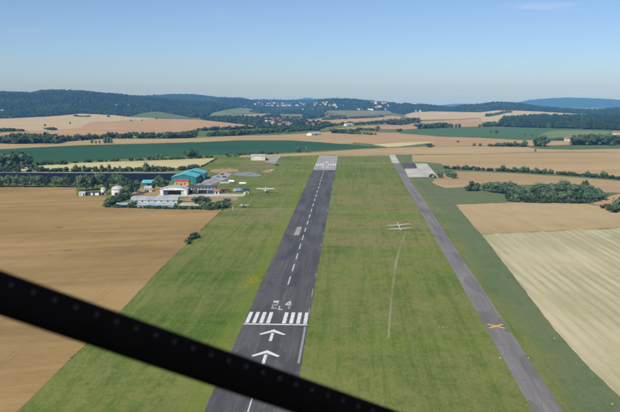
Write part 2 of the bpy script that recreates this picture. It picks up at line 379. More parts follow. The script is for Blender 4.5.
M['rubber'] = plain_mat('rubber', (0.02, 0.02, 0.02), 0.8, 0.2, 1.0)
M['flower'] = leaf_mat('yellow_flowers', (0.34, 0.28, 0.02), (0.46, 0.36, 0.03), (0.26, 0.24, 0.03))
M['black'] = plain_mat('shaded_black_bar_paint', (0.002, 0.002, 0.0026), 0.95, 0.2, 20, 0, 0.04)  # black paint, with the cockpit shade darkened into its colour
M['rivet'] = plain_mat('dull_rivet_metal', (0.005, 0.006, 0.0078), 0.9, 0.2, 40, 0.0, 0.2)
M['hill'] = field_mat('far_wooded_hill', (0.012, 0.032, 0.016), (0.028, 0.05, 0.024), 30, 0.4, 0, ((0.06, 0.08, 0.04), 0.35), None, 0.002)

# ------------------------------------------------------------------ object helpers
def tag(o, label=None, cat=None, group=None, kind=None):
    if label: o['label'] = label
    if cat: o['category'] = cat
    if group: o['group'] = group
    if kind: o['kind'] = kind
    return o
def mesh_obj(name, verts, faces, mat, parent=None, smooth=False):
    me = bpy.data.meshes.new(name); me.from_pydata([tuple(v) for v in verts], [], [tuple(f) for f in faces])
    me.materials.append(mat); me.update()
    if smooth: me.polygons.foreach_set('use_smooth', [True]*len(me.polygons))
    o = bpy.data.objects.new(name, me); col.objects.link(o)
    if parent: o.parent = parent
    return o
def fast_mesh(name, V, Fc, mat):
    """numpy mesh: V (n,3), Fc (m,k) with constant k"""
    me = bpy.data.meshes.new(name); V = np.asarray(V, np.float32); Fc = np.asarray(Fc, np.int32)
    k = Fc.shape[1]
    me.vertices.add(len(V)); me.vertices.foreach_set('co', V.ravel())
    me.loops.add(Fc.size); me.loops.foreach_set('vertex_index', Fc.ravel())
    me.polygons.add(len(Fc)); me.polygons.foreach_set('loop_start', np.arange(0, Fc.size, k, dtype=np.int32))
    me.materials.append(mat); me.update(calc_edges=True)
    return me
def empty(name, loc, rz=0.0, label=None, cat=None, group=None):
    o = bpy.data.objects.new(name, None); o.empty_display_size = 1.0; col.objects.link(o)
    o.location = loc; o.rotation_euler = (0, 0, rz)
    return tag(o, label, cat, group)
def bm_obj(name, bm, mat, parent=None, smooth=False):
    me = bpy.data.meshes.new(name); bm.normal_update(); bm.to_mesh(me); bm.free(); me.materials.append(mat)
    if smooth: me.polygons.foreach_set('use_smooth', [True]*len(me.polygons))
    o = bpy.data.objects.new(name, me); col.objects.link(o)
    if parent: o.parent = parent
    return o
def add_box(bm, x0, x1, y0, y1, z0, z1):
    v = [bm.verts.new(p) for p in ((x0,y0,z0),(x1,y0,z0),(x1,y1,z0),(x0,y1,z0),(x0,y0,z1),(x1,y0,z1),(x1,y1,z1),(x0,y1,z1))]
    for f in ((0,3,2,1),(4,5,6,7),(0,1,5,4),(1,2,6,5),(2,3,7,6),(3,0,4,7)): bm.faces.new([v[i] for i in f])
def add_prism(bm, prof, y0, y1, axis='y'):
    """extrude an (a, z) outline along y (axis 'y') or x (axis 'x')"""
    def pt(a, z, t): return (a, t, z) if axis == 'y' else (t, a, z)
    A = [bm.verts.new(pt(a, z, y0)) for a, z in prof]; B = [bm.verts.new(pt(a, z, y1)) for a, z in prof]
    n = len(prof)
    bm.faces.new(A); bm.faces.new(B[::-1])
    for i in range(n): bm.faces.new((A[i], B[i], B[(i+1) % n], A[(i+1) % n]))
def add_loft(bm, secs, n=12):
    """secs: (centre Vector, u Vector, v Vector) ellipse sections"""
    rings = []
    for c, u, v in secs:
        rings.append([bm.verts.new(Vector(c) + Vector(u)*math.cos(2*math.pi*i/n) + Vector(v)*math.sin(2*math.pi*i/n)) for i in range(n)])
    for a, b in zip(rings, rings[1:]):
        for i in range(n): bm.faces.new((a[i], a[(i+1) % n], b[(i+1) % n], b[i]))
    bm.faces.new(rings[0][::-1]); bm.faces.new(rings[-1])
def copy_thing(root, loc, rz, scale=None, label=None, group=None):
    c = root.copy(); col.objects.link(c); c.location = loc; c.rotation_euler = (0, 0, rz)
    if scale is not None: c.scale = scale
    for ch in list(root.children):
        k = ch.copy(); col.objects.link(k); k.parent = c
        for g in ch.children:
            q = g.copy(); col.objects.link(q); q.parent = k
    if label: c['label'] = label
    if group: c['group'] = group
    return c
def lift(x, y, layer):
    r = math.hypot(x-CAM[0], y)
    return layer*(0.03 + max(0.0, r-900.)*0.00032)

# ------------------------------------------------------------------ ground
azf = np.arange(-46, 46.01, 0.4); azc = np.arange(52, 308.1, 8.0)
azs = np.radians(np.concatenate([azf, azc]))
rr = np.concatenate([[3.0], np.geomspace(25, 20000, 285)])
AA, RR_ = np.meshgrid(azs, rr)
GX = CAM[0] + RR_*np.sin(AA); GY = RR_*np.cos(AA); GZ = T(GX, GY)
na, nr = len(azs), len(rr)
V = np.stack([GX.ravel(), GY.ravel(), GZ.ravel()], 1)
ii, jj = np.meshgrid(np.arange(nr-1), np.arange(na), indexing='ij')
a = (ii*na + jj).ravel(); b_ = (ii*na + (jj+1) % na).ravel(); c_ = ((ii+1)*na + (jj+1) % na).ravel(); d_ = ((ii+1)*na + jj).ravel()
me = fast_mesh('ground', V, np.stack([a, d_, c_, b_], 1), M['grass'])
me.polygons.foreach_set('use_smooth', [True]*len(me.polygons))
ground = bpy.data.objects.new('ground', me); col.objects.link(ground); tag(ground, 'green airfield grass and meadow ground reaching the horizon', kind='structure')

# ------------------------------------------------------------------ fields and sheets
_gaz = np.radians(np.arange(-60, 60.1, 1.1)); _gr = np.geomspace(25, 16000, 150)
_ga, _gg = np.meshgrid(_gaz, _gr); IPX = (CAM[0]+_gg*np.sin(_ga)).ravel(); IPY = (_gg*np.cos(_ga)).ravel()
def sheet_world(name, pts, mat, layer=1.0, label=None, parent=None, kind='structure', interior=True):
    """ground-hugging sheet from a world outline"""
    pts = np.asarray(pts, float)[:, :2]
    verts = [Vector(p) for p in pts]; nb = len(verts)
    if interior:
        mn, mx = pts.min(0), pts.max(0)
        k = (IPX > mn[0]) & (IPX < mx[0]) & (IPY > mn[1]) & (IPY < mx[1])
        qx, qy = IPX[k], IPY[k]; k = inpoly(qx, qy, pts)
        verts += [Vector((x, y)) for x, y in zip(qx[k], qy[k])]
    r = delaunay_2d_cdt(verts, [], [list(range(nb))], 1, 1e-4)
    xy = np.array([(v.x, v.y) for v in r[0]]); z = T(xy[:, 0], xy[:, 1])
    z = z + np.array([lift(x, y, layer) for x, y in xy])
    fs = []
    for f in r[2]:
        p = [xy[i] for i in f]
        ar = sum(p[i][0]*p[(i+1) % len(p)][1]-p[(i+1) % len(p)][0]*p[i][1] for i in range(len(p)))
        fs.append(f if ar > 0 else f[::-1])
    o = mesh_obj(name, np.column_stack([xy, z]), fs, mat, parent, True)
    if kind: tag(o, label, kind=kind)
    return o
def dens(poly, step=5.0):
    out_ = []
    for (x0, y0), (x1, y1) in zip(poly, poly[1:]+poly[:1]):
        n = max(1, int(math.hypot(x1-x0, y1-y0)/step))
        for i in range(n): out_.append((x0+(x1-x0)*i/n, y0+(y1-y0)*i/n))
    return out_
def sheet(name, poly, mat, layer=1.0, label=None, parent=None, kind='structure', step=5.0, wob=0.0):
    q = np.array(dens(list(poly), step))
    if wob: q = q + rng.normal(0, wob, q.shape)
    return sheet_world(name, P(q[:, 0], q[:, 1]), mat, layer, label, parent, kind)
def strip(name, line, width, mat, layer, label=None):
    """ribbon of constant width in metres along a pixel line"""
    q = np.array(dens(list(line)+list(line)[::-1], 6.0)); q = q[:len(q)//2+1]
    p = P(q[:, 0], q[:, 1])[:, :2]
    d = np.gradient(p, axis=0); d /= np.linalg.norm(d, axis=1)[:, None]+1e-9
    nrm = np.stack([-d[:, 1], d[:, 0]], 1)*width/2
    L = np.concatenate([p+nrm, (p-nrm)[::-1]])
    n = len(p); A_ = p+nrm; B_ = p-nrm; X = np.concatenate([A_, B_]); z = T(X[:, 0], X[:, 1]) + np.array([lift(x, y, layer) for x, y in X])
    fs = [(n+i, n+i+1, i+1, i) for i in range(n-1)]
    o = mesh_obj(name, np.column_stack([X, z]), fs, mat, None, True)
    return tag(o, label, kind='structure')

FIELDS = [
 ('wheat_field', [(-330,187),(-100,187),(76,187.6),(76,196),(106,197),(106,206),(160,208),(190,209),(222,209.7),(202,229),(183.5,247),(160,269),(118.7,313),(64.5,364.5),(17,412),(-60,488),(-330,488)], 'wheat', 1, 'big tan wheat field left of the runway'),
 ('barley_field', [(16,168.6),(44,165.4),(80,163),(119,161.6),(160,160.5),(218,158),(201,167.4),(160,168.4),(120,170.2),(80,171.2),(45,171.5),(20,171)], 'pale', 1.5, 'long pale yellow field behind the solar rows'),
 ('crop_field', [(-160,154),(0,149.5),(80,145.5),(160,143.5),(200,142.3),(240,140.6),(289,140.6),(320,142.5),(359,145.4),(388,147.5),(359,148.8),(320,150.8),(272,153.5),(240,154.6),(160,156.8),(135,158.5),(80,161.7),(32,164.3),(-160,167)], 'green', 1, 'broad dark green crop field across the left middle'),
 ('wheat_field', [(-160,147),(0,143.8),(30,144.4),(57,144.3),(62,142.5),(80,140.8),(110,139),(160,139),(190,138.5),(232,136.3),(278,135.1),(320,132.6),(340,131.2),(352,133),(351,138.5),(353,143.8),(340,143.9),(330,143.2),(320,142.3),(289,140.4),(240,140.4),(200,142.1),(160,143.3),(80,145.3),(0,149.3),(-160,153.5)], 'tan', 1.2, 'thin curved tan field above the dark green crop'),
 ('stubble_field', [(-160,122),(0,119.2),(52,116.6),(72,115),(80,114),(112,115.3),(129,117.3),(157,118.4),(142,120.1),(112,121.8),(91.6,122.4),(80,127.6),(62,130.2),(28,131),(0,128.5),(-160,128)], 'cream', 1.2, 'cream coloured field at the foot of the wooded ridge'),
 ('wheat_field', [(28,131),(62,130.2),(80,127.6),(91.6,122.4),(112,121.8),(142,120.1),(157,118.6),(160,118.8),(196,119.8),(217,121.8),(240,124.4),(253,125.6),(258,127.4),(240,128.3),(200,129.6),(186,131.5),(165,134.5),(160,137),(110,138),(80,140),(60,141.5),(30,143.3),(0,143.3),(-160,146),(-160,134),(0,132.8)], 'orange', 1, 'wide orange tan field below the cream field'),
 ('crop_field', [(-160,128.6),(0,128.6),(14,129.5),(28,131),(0,132.6),(-160,133.5)], 'green', 1.6, 'small green wedge field at the left edge'),
 ('meadow', [(129,116.8),(140,113.8),(152,112),(160,112.2),(186,116.8),(194,119.4),(160,118.5)], 'meadow', 1.6, 'green slope meadow under the wooded ridge'),
 ('meadow', [(180,132.4),(200,130.2),(240,129.3),(268,128.4),(268,131),(240,133.5),(200,135.8),(190,136)], 'meadow', 1.5, 'narrow green meadow in front of the village'),
 ('meadow', [(262,133.3),(285,131.8),(320,130.2),(335,130.5),(320,132.4),(278,134.8),(255,135.6)], 'meadow', 1.4, 'dark green strip right of the village'),
 ('meadow', [(210,113.6),(232,109),(240,108),(252,109.5),(260,113.3),(240,114.2),(222,116.5),(211,115.8)], 'lmeadow', 1.6, 'light green slope below the far round hill'),
 ('wheat_field', [(223,116.8),(240,115.2),(271,114),(266,117.3),(240,118.2),(225,118)], 'orange', 1.8, 'small tan field above the village'),
 ('pasture', [(280,114),(302,114.7),(303,118),(281,118.5)], 'olive', 1.6, 'small olive pasture above the village'),
 ('meadow', [(264,108.2),(285,108.2),(286,111.5),(273,111.5)], 'lmeadow', 1.6, 'small light green meadow below the town'),
 ('wheat_field', [(306,120.2),(320,119.2),(345,118.4),(371,118.6),(392,116),(402,117.2),(399,120),(384.5,121.2),(352,122.8),(325,125),(309,122.6)], 'orange', 1.5, 'orange tan strip field right of the village'),
 ('pasture', [(324,117.4),(327.7,110.9),(360,110.9),(390,111.6),(392,114.6),(360,116.4),(345,117.4)], 'olive', 1.5, 'olive green slope below the town forest'),
 ('wheat_field', [(327.7,129.7),(356,127),(384.5,125),(402,125.5),(402,129.6),(379,129.2),(350,130.4)], 'orange', 1.5, 'second orange strip nearer than the white barn'),
 ('wheat_field', [(352,134),(364,132.6),(400,133),(438,136.7),(480,138),(518.7,140.2),(534,140.2),(545,141),(572,141),(571,144.8),(544,145.8),(527,146),(480,145.8),(437,146.2),(425,143.5),(437,141.4),(400,142.4),(372,144.2),(352,142.6),(347,138.5)], 'orange', 1.1, 'broad pinkish tan field beyond the runway end'),
 ('barley_field', [(372,144.4),(400,142.6),(437,141.6),(425,143.7),(400,146.6),(388,147.3)], 'pale', 1.6, 'pale yellow lens shaped field beyond the runway end'),
 ('wheat_field', [(404,115.3),(413,112.7),(432,111.7),(480,112.7),(497,110.8),(513.5,110.8),(540,112),(576,114),(597,114.8),(594,116.4),(560,117.6),(506,119.3),(499.4,124),(484,125.2),(480,118.3),(446.5,119.8),(419,120.2),(405,117.4)], 'cream', 1.3, 'pale cream field on the far rise at right'),
 ('wheat_field', [(402.6,124),(418,121.8),(446.5,120.5),(480,118.8),(484,125.4),(480,126.8),(462,127.2),(445,127.8),(416.8,129),(400,130)], 'orange', 1.5, 'pinkish field below the pale cream rise'),
 ('crop_field', [(396,130.9),(416.8,129.5),(445,128.2),(480,127.6),(527,127.8),(560,128.4),(620,130.4),(760,134),(760,146),(620,146),(612,143),(575,140.6),(545,140.8),(534,139.8),(518.7,139.8),(480,137.6),(438.7,136.5),(400,133.6)], 'green2', 1.2, 'long green crop field below the dark forest block'),
 ('meadow', [(538,136),(548,132),(560,130.8),(590,131),(612,131.8),(608,134.4),(590,136),(560,138.4),(545,138)], 'lmeadow', 1.8, 'light green patch within the long green field'),
 ('meadow', [(524,146.9),(560,145.6),(620,145.8),(760,147),(760,150),(620,148.4),(571,149.5),(540,148.9)], 'meadow', 1.8, 'green strip in front of the right hamlet'),
 ('wheat_field', [(240,155.8),(281,154.2),(320,152.3),(359,149.4),(388,148),(437,146.6),(480,146.2),(527,147.3),(540,149.2),(571,149.8),(620,148.8),(760,150),(760,153),(620,152.2),(560,152),(525,152.4),(480,154.4),(400,154.6),(340,155.2),(320,155.2),(281,156.4),(240,157.4)], 'tan', 1.2, 'tan field just beyond the end of the runway'),
 ('wheat_field', [(412,155.3),(480,154.7),(525,152.7),(620,152.5),(760,153),(760,187),(620,178.6),(590,176.2),(550,173.2),(520,171.7),(480,169.8),(446.5,168.5),(441,163.5),(425,162.2),(412.5,162.2)], 'tan', 1.4, 'large tan field right of the concrete apron'),
 ('stubble_field', [(434.8,179),(449,171.3),(480,172),(520,174),(560,176.5),(620,181),(760,191),(760,197),(620,192.6),(606,192.5),(590,190),(560,184),(500,185.5),(470,186.5),(455,187.5),(445,188),(432,183)], 'stubble', 1.2, 'striped stubble field behind the big tree clump'),
 ('wheat_field', [(456,205),(475,204),(512,202.8),(576,202.8),(599,205.8),(620,212),(760,226),(760,223),(620,227.9),(563,230.2),(520,232.2),(482,234.2),(475,227.7),(464,214)][:7]+[(760,224),(620,227.9),(563,230.2),(520,232.2),(482,234.2),(475,227.7),(464,214)], 'wheat_e', 1.2, 'rolling tan field in front of the tree clump'),
 ('wheat_field', [(588,203.2),(604,199.3),(612,195.8),(620,193.8),(760,186),(760,221),(620,210.8),(603,206.4)], 'orange', 1.5, 'orange tan field behind the right edge bushes'),
 ('stubble_field', [(482,234.7),(520,232.6),(563,230.6),(620,228.3),(800,221),(800,560),(700,466),(620,397),(588,366),(555,330),(522,286.5),(497,254)], 'weedy', 1, 'pale weedy striped field at the right edge'),
 ('dry_field', [(178,199.6),(190,196.6),(238,196.6),(236,200.6),(224,201.6),(196,202.4)], 'dirt', 1.3, 'small dry strip in front of the clubhouse'),
 ('earth_patch', [(209,172),(212,169.2),(237,168.8),(238,171.4),(224,173)], 'dirt', 1.5, 'bare tan earth right of the teal hall'),
 ('earth_patch', [(262,171.2),(266,169.6),(273,170.2),(272,172.4),(264,173)], 'dirt', 1.5, 'small bare earth patch below the far white hangar'),
 ('dry_field', [(250,160.2),(240,164.5),(238,168),(272,168.8),(282,163),(276,160.6)], 'dryband', 1.4, 'dry brown grass in front of the far white hangar'),
]
for nm, poly, mk, layer, lab in FIELDS:
    sheet(nm, poly, M[mk], layer, lab, step=1.6 if mk in ('dirt', 'dryband') else 5.0, wob=0.38 if mk in ('dirt', 'dryband') else 0.06 if poly[0][1] < 180 else (0.2 if mk in ('weedy', 'wheat_e') else 0.12))

M['lodged'] = field_mat('lodged_wheat', (0.20, 0.14, 0.055), (0.27, 0.19, 0.085), 60, 0.6)
for (lx, ly, lw) in [(59, 227.6, 5), (68, 250.5, 5.5), (50, 255, 2.5), (119.5, 250.3, 3.5), (96, 236, 3)]:
    q = [(lx+lw*math.cos(t)*random.uniform(.7, 1.2), ly+lw*.22*math.sin(t)*random.uniform(.6, 1.2)-lw*.05*math.cos(t)) for t in np.linspace(0, 6.0, 12)]
    sheet('lodged_patch', q, M['lodged'], 1.6, 'small dark flattened patch in the big wheat field')
# ------------------------------------------------------------------ paved surfaces (runway along +Y, centre x = 0)
def depth_of(py, px=300):                    # y on the airfield for an image row
    return float(P1(px, py)[1])
YT = depth_of(325, 275)                      # near threshold line
YEND = depth_of(155.6, 329)
def zg(x, y): return float(T(x, y))
def slab(name, x0, x1, y0, y1, mat, h, parent=None, ny=1, kind=None, label=None, skew=0.0, rag=0.0):
    vs_, fs = [], []
    for i in range(ny+1):
        y = y0+(y1-y0)*i/ny
        ja, jb = random.gauss(0, rag), random.gauss(0, rag)
        vs_ += [(x0+ja, y, zg(x0, y)+h), (x1+jb, y, zg(x1, y)+h)]
    for i in range(ny): fs.append((2*i, 2*i+1, 2*i+3, 2*i+2))
    o = mesh_obj(name, vs_, fs, mat, parent)
    if kind: tag(o, label, kind=kind)
    return o
HW = 12.5
YCON = depth_of(170.0, 325)
runway = slab('runway', -HW, HW, 40, YCON, M['asphalt'], 0.06, None, 420, 'structure', 'dark grey asphalt runway with white markings', 0.0, 0.16)
rend = slab('runway_end', -HW, HW, YCON, YEND, M['concrete_grey'], 0.064, None, 12, 'structure', 'pale grey concrete far end of the runway')
mark = 0.105
# threshold line and stripes
slab('threshold_line', -HW+0.2, HW-0.2, YT, YT+1.3, M['paint'], mark, runway)
y0, y1 = depth_of(323.4, 275), depth_of(312.4, 278)
for s in (-1, 1):
    for k in range(4):
        x = s*(2.35 + k*2.72)
        x0_, x1_ = (x, x+1.45) if s > 0 else (x-1.45, x)
        slab('threshold_stripe', x0_, x1_, y0, y1, M['paint'], mark, runway)
def poly_mark(name, pts, mat, parent, h=mark):
    f = list(range(len(pts)))
    a2 = sum(pts[i][0]*pts[(i+1) % len(pts)][1]-pts[(i+1) % len(pts)][0]*pts[i][1] for i in f)
    if a2 < 0: f = f[::-1]
    return mesh_obj(name, [(x, y, zg(x, y)+h) for x, y in pts], [f], mat, parent)
# runway designator: 24 above L
yL0, yL1 = depth_of(310, 283), depth_of(306.3, 283)
yN0, yN1 = depth_of(309.2, 283), depth_of(300.8, 283)
def glyph(ch, cx, y0, y1, wd, mat, par, flip=False):
    H = y1-y0; t = 0.62
    def bar(x0, x1, v0, v1, m=mat): slab('designator_stroke', cx+x0*wd, cx+x1*wd, y0+v0*H, y0+v1*H, m, mark, par) if not flip else slab('designator_stroke', cx-x1*wd, cx-x0*wd, y1-v1*H, y1-v0*H, m, 0.13, par)
    if ch == '2':
        bar(-.5, .5, .74, 1.0); bar(.22, .5, .55, .74, M['worn']); bar(-.5, .5, .38, .55, M['worn']); bar(-.5, -.22, .18, .38, M['worn']); bar(-.5, .5, 0, .18, M['worn'])
    if ch == '4':
        poly_mark('designator_stroke', [(cx-.5*wd, y0+.46*H), (cx-.5*wd, y0+.62*H), (cx+.1*wd, y0+1.0*H), (cx+.36*wd, y0+1.0*H), (cx-.15*wd, y0+.62*H), (cx+.118*wd, y0+.62*H), (cx+.118*wd, y0+.46*H)], mat, par)
        bar(.12, .40, 0, .46, M['worn']); bar(.12, .40, .62, .84); bar(.12, .58, .46, .62, M['worn'])
    if ch == 'L':
        bar(-.5, -.22, 0, 1.0); bar(-.22, .5, 0, .22)
    if ch == '0':
        bar(-.5, .5, .82, 1); bar(-.5, .5, 0, .18); bar(-.5, -.2, .18, .82); bar(.2, .5, .18, .82)
    if ch == '6':
        bar(-.5, .5, .82, 1); bar(-.5, .5, 0, .18); bar(-.5, -.2, .18, .82); bar(.2, .5, .18, .44); bar(-.2, .5, .44, .58)
glyph('2', -2.7, yN0, yN1, 2.3, M['worn2'], runway)
glyph('4', 2.75, yN0, yN1, 2.5, M['worn2'], runway)
glyph('L', 0.05, yL0, yL1, 1.9, M['worn2'], runway)
# displaced-threshold arrows
def arrow(ya):
    for s in (-1, 1):
        poly_mark('arrow_head', [(0, ya), (s*4.9, ya-5.6), (s*4.1, ya-6.6), (s*0.0, ya-3.1)], M['paint'], runway)
    slab('arrow_shaft', -0.55, 0.55, ya-13.6, ya-4.6, M['paint'], mark, runway)
arrow(depth_of(329.6, 275)); arrow(depth_of(350.4, 268)); arrow(depth_of(371.0, 262))
slab('centre_line_dash', -0.18, 0.18, depth_of(425, 248), depth_of(398, 252), M['paint'], mark, runway)
# centre line: period from the picture
yd = depth_of(246.5, 301) ; per = (depth_of(191.5, 318)-yd)/9.0
k = -8
while True:
    yc = yd + k*per
    if yc > YCON-8: break
    if yc-per*0.3 > yN1+5:
        slab('centre_line_dash', -0.3, 0.3, yc-per*0.28, yc+per*0.28, M['dashp'], mark, runway)
    k += 1
# worn pale patch and tar repairs
pp = P([297.2, 302.0, 299.0, 293.6], [227, 227, 235.2, 235.2])
poly_mark('repair_patch', [(p[0], p[1]) for p in pp], M['concrete_grey'], runway, 0.09)
for s in (-1, 1):                             # broken white edge line remains on the right
    for k in range(16):
        ye = YT + 12 + k*34 + random.uniform(-6, 6)
        if s > 0 and k in (0, 1, 2, 4, 5, 8, 11, 13):
            slab('edge_line_remains', HW-0.75, HW-0.35, ye, ye+random.uniform(6, 15), M['worn'], mark, runway)
ye0 = YT-42
slab('edge_line_remains', HW-1.3, HW-0.5, ye0, YT-2, M['worn'], mark, runway)
# far threshold: stripes and 06
yf0, yf1 = depth_of(165.7, 326), depth_of(163.9, 327)
for s in (-1, 1):
    for k in range(4):
        x = s*(2.35 + k*2.72); x0_, x1_ = (x, x+1.5) if s > 0 else (x-1.5, x)
        slab('threshold_stripe', x0_, x1_, yf0, yf1, M['paint'], 0.13, rend)
yg0, yg1 = depth_of(168.2, 325), depth_of(166.4, 326)
glyph('0', 2.6, yg0, yg1, 2.8, M['worn2'], rend, True); glyph('6', -2.6, yg0, yg1, 2.8, M['worn2'], rend, True)
for yq in (depth_of(162.9, 327),):           # pale arrow of the opposite direction
    for sx in (-1, 1):
        poly_mark('arrow_head', [(0, yq), (sx*4.2, yq+7), (sx*3.2, yq+9), (0, yq+4.5)], M['paint'], rend, 0.13)
    slab('arrow_shaft', -.7, .7, yq+5, yq+22, M['paint'], 0.132, rend)
# taxi track
tx = float(P1(467.7, 280)[0]); TW = 4.25
YTA = depth_of(163, 396)
taxi = slab('taxiway', tx-TW, tx+TW, 40, YTA, M['taxi'], 0.06, None, 420, 'structure', 'grey asphalt taxi track right of the runway', 0.0, 0.11)
sheet('taxiway_end', [(389.2,154.9),(395,154.9),(399.6,163.0),(392.1,163.0)], M['concrete'], 1.7, 'pale concrete head of the taxi track')
ap = sheet('apron', [(402.0,163.1),(426.6,163.6),(438.3,176.9),(408.2,177.3)], M['concrete'], 1.9, 'pale concrete apron beside the taxi track')
sheet('apron_patch', [(401.6,163.2),(415,163.4),(417.4,168.4),(403.8,168.9)], M['asphalt'], 3.2, 'dark asphalt patch on the concrete apron')
yx = depth_of(326.3, 495)
for s in (-1, 1):                             # closed-runway cross
    d = 2.5; t_ = 0.62
    pts = [(tx-2.9, yx-s*d-t_), (tx-2.9+0.2, yx-s*d-t_*1.6), (tx+2.9, yx+s*d+t_), (tx+2.9-0.2, yx+s*d+t_*1.6)]
    ux, uy = 5.8, 2*s*d; L = math.hypot(ux, uy); nx, ny_ = -uy/L*0.55, ux/L*0.55
    poly_mark('closed_cross_bar', [(tx-2.9-nx, yx-s*d-ny_), (tx+2.9-nx, yx+s*d-ny_), (tx+2.9+nx, yx+s*d+ny_), (tx-2.9+nx, yx-s*d+ny_)], M['yellow'], taxi, 0.10 + 0.01*s)
# yards, tracks and paths
sheet('apron', [(269,160.4),(266,157),(281,156.2),(275,163.5),(262,161.5)], M['concrete_grey'], 1.8, 'grey yard beside the far white hangar')
sheet('yard', [(232,174.6),(238,172.5),(252,172.2),(262,175.3),(258,176.4),(240,176.2)], M['yardmat'], 2.2, 'pale blue grey hardstanding among the grass')
sheet('yard', [(196,184.5),(211,177),(223,172.5),(232,173.5),(226,179),(214,183.6),(206,187),(198,187)], M['concrete_grey'], 1.6, 'grey parking yard right of the teal hall')
sheet('clubhouse_terrace', [(186,196.8),(188,194.4),(246,193.6),(243.5,196.4)], M['concrete'], 1.7, 'pale concrete terrace in front of the clubhouse')
sheet('hangar_forecourt', [(156,196.6),(160,194.6),(187,194.8),(187.5,196.8)], M['concrete'], 1.75, 'pale forecourt of the open white hangar')
sheet('yard', [(118,197),(125,190),(150,187),(162,186.5),(160,196),(140,196.6)], M['dirt'], 1.2, 'dusty yard left of the open white hangar')
sheet('yard', [(178.5,205.6),(182,202.6),(199,202.8),(198.6,205.8)], M['concrete'], 1.6, 'pale yard right of the long sheds')
strip('path', [(231,209.1),(250,209.0),(270,209.0),(298.4,209.0)], 1.6, M['track'], 1.2, 'thin pale path from the windsock to the runway')
strip('path', [(250,187.7),(280,187.4),(306,187.2)], 1.6, M['worn_and_glare_grass'], 1.1, 'faint track above the parked white aircraft')
strip('path', [(296,163.4),(317,163.3)], 2.4, M['track'], 1.2, 'pale path left of the far threshold')
strip('path', [(337,163.6),(365,163.4),(392,163.2)], 2.2, M['track'], 1.2, 'pale path from the far threshold to the taxi track')
strip('path', [(337.6,155.9),(365,155.4),(390,155.2)], 6.0, M['concrete'], 1.2, 'pale concrete path along the far end of the grass')
strip('farm_road', [(-120,172.0),(0,172.3),(80,172.5),(160,172.7),(183,172.2)], 7.0, M['concrete_grey'], 1.8, 'grey farm road behind the solar rows')
sheet('reflection_streak', [(387.2,338),(389.6,338),(391,318),(393.4,290),(397.4,262),(401,248),(404,239),(406.5,232),(405.2,232),(402.4,239),(398.8,248),(395,262),(391,290),(388.6,318)], M['worn_and_glare_grass'], 1.2, 'pale canopy reflection streak painted on the grass below the gliders')  # canopy glare painted onto the grass as a pale sheet

# ------------------------------------------------------------------ far hills
def ridge(pts, dist, depth, name, label):
    p = np.array(pts, float); xs = np.arange(p[0, 0], p[-1, 0]+1, 2.5)
    ys = np.interp(xs, p[:, 0], p[:, 1])
    ys = ys + rng.normal(0, 0.10, len(xs))
    dx, dy, e = rays(xs, ys); nc = len(xs); rows = []
    ts = [-1, -0.75, -0.5, -0.25, -0.1, 0, 0.15, 0.5, 1]
    for t in ts:
        r = dist + t*depth; x = CAM[0]+dx*r; y = dy*r
        zc = CAM[2] + e*dist; zb = np.interp(y, _ys, _zs) - 8
        edge = np.minimum(1, np.minimum(np.arange(nc), nc-1-np.arange(nc))/12.)
        z = zb + np.maximum(zc-zb, 0)*_ss(np.full(nc, 1-abs(t)))*_ss(edge)
        if abs(t) < 1: z = z + rng.normal(0, 2.5, nc)*(1-abs(t))
        rows.append(np.stack([x, y, z], 1))
    Vv = np.concatenate(rows); fs = []
    for i in range(len(ts)-1):
        for j in range(nc-1): fs.append((i*nc+j, i*nc+j+1, (i+1)*nc+j+1, (i+1)*nc+j))
    o = mesh_obj(name, Vv, fs, M['hill'], None, True)
    return tag(o, label, kind='structure')
ridge([(455,108),(490,106),(505,104.5),(517,102.4),(530,99.8),(547,98.5),(563,97.6),(599,98.4),(620,99.8),(680,101),(760,104),(840,108)], 14500, 2200, 'hill', 'long blue hill on the right horizon')
ridge([(250,106),(270,103),(289,100.5),(300,98.7),(307,97.6),(320,99.2),(335,102),(370,104.5),(400,105),(438,105.5),(455,103.8),(480,104.3),(500,105),(530,107)], 16500, 1500, 'hill', 'pale far ridge at the middle of the horizon')

# ------------------------------------------------------------------ trees
def rand_dirs(n, g): v = g.normal(size=(n, 3)); return v/np.linalg.norm(v, axis=1)[:, None]
ICO_V = None
def ico(sub):
    bm = bmesh.new(); bmesh.ops.create_icosphere(bm, subdivisions=sub, radius=1.0)
    v = np.array([tuple(x.co) for x in bm.verts]); f = np.array([[q.index for q in p.verts] for p in bm.faces]); bm.free(); return v, f
I1V, I1F = ico(1); I2V, I2F = ico(2)
_a = [2*math.pi*q/5 for q in range(5)]      # low dome: 5-sided base ring, smaller shoulder ring, top
OCTV = np.array([(math.cos(q), math.sin(q), -.35) for q in _a] + [(.72*math.cos(q+.6), .72*math.sin(q+.6), .55) for q in _a] + [(0, 0, .95)])
OCTF = np.array([(q, (q+1) % 5, 5+q) for q in range(5)] + [((q+1) % 5, 5+(q+1) % 5, 5+q) for q in range(5)] + [(5+q, 5+(q+1) % 5, 10) for q in range(5)])
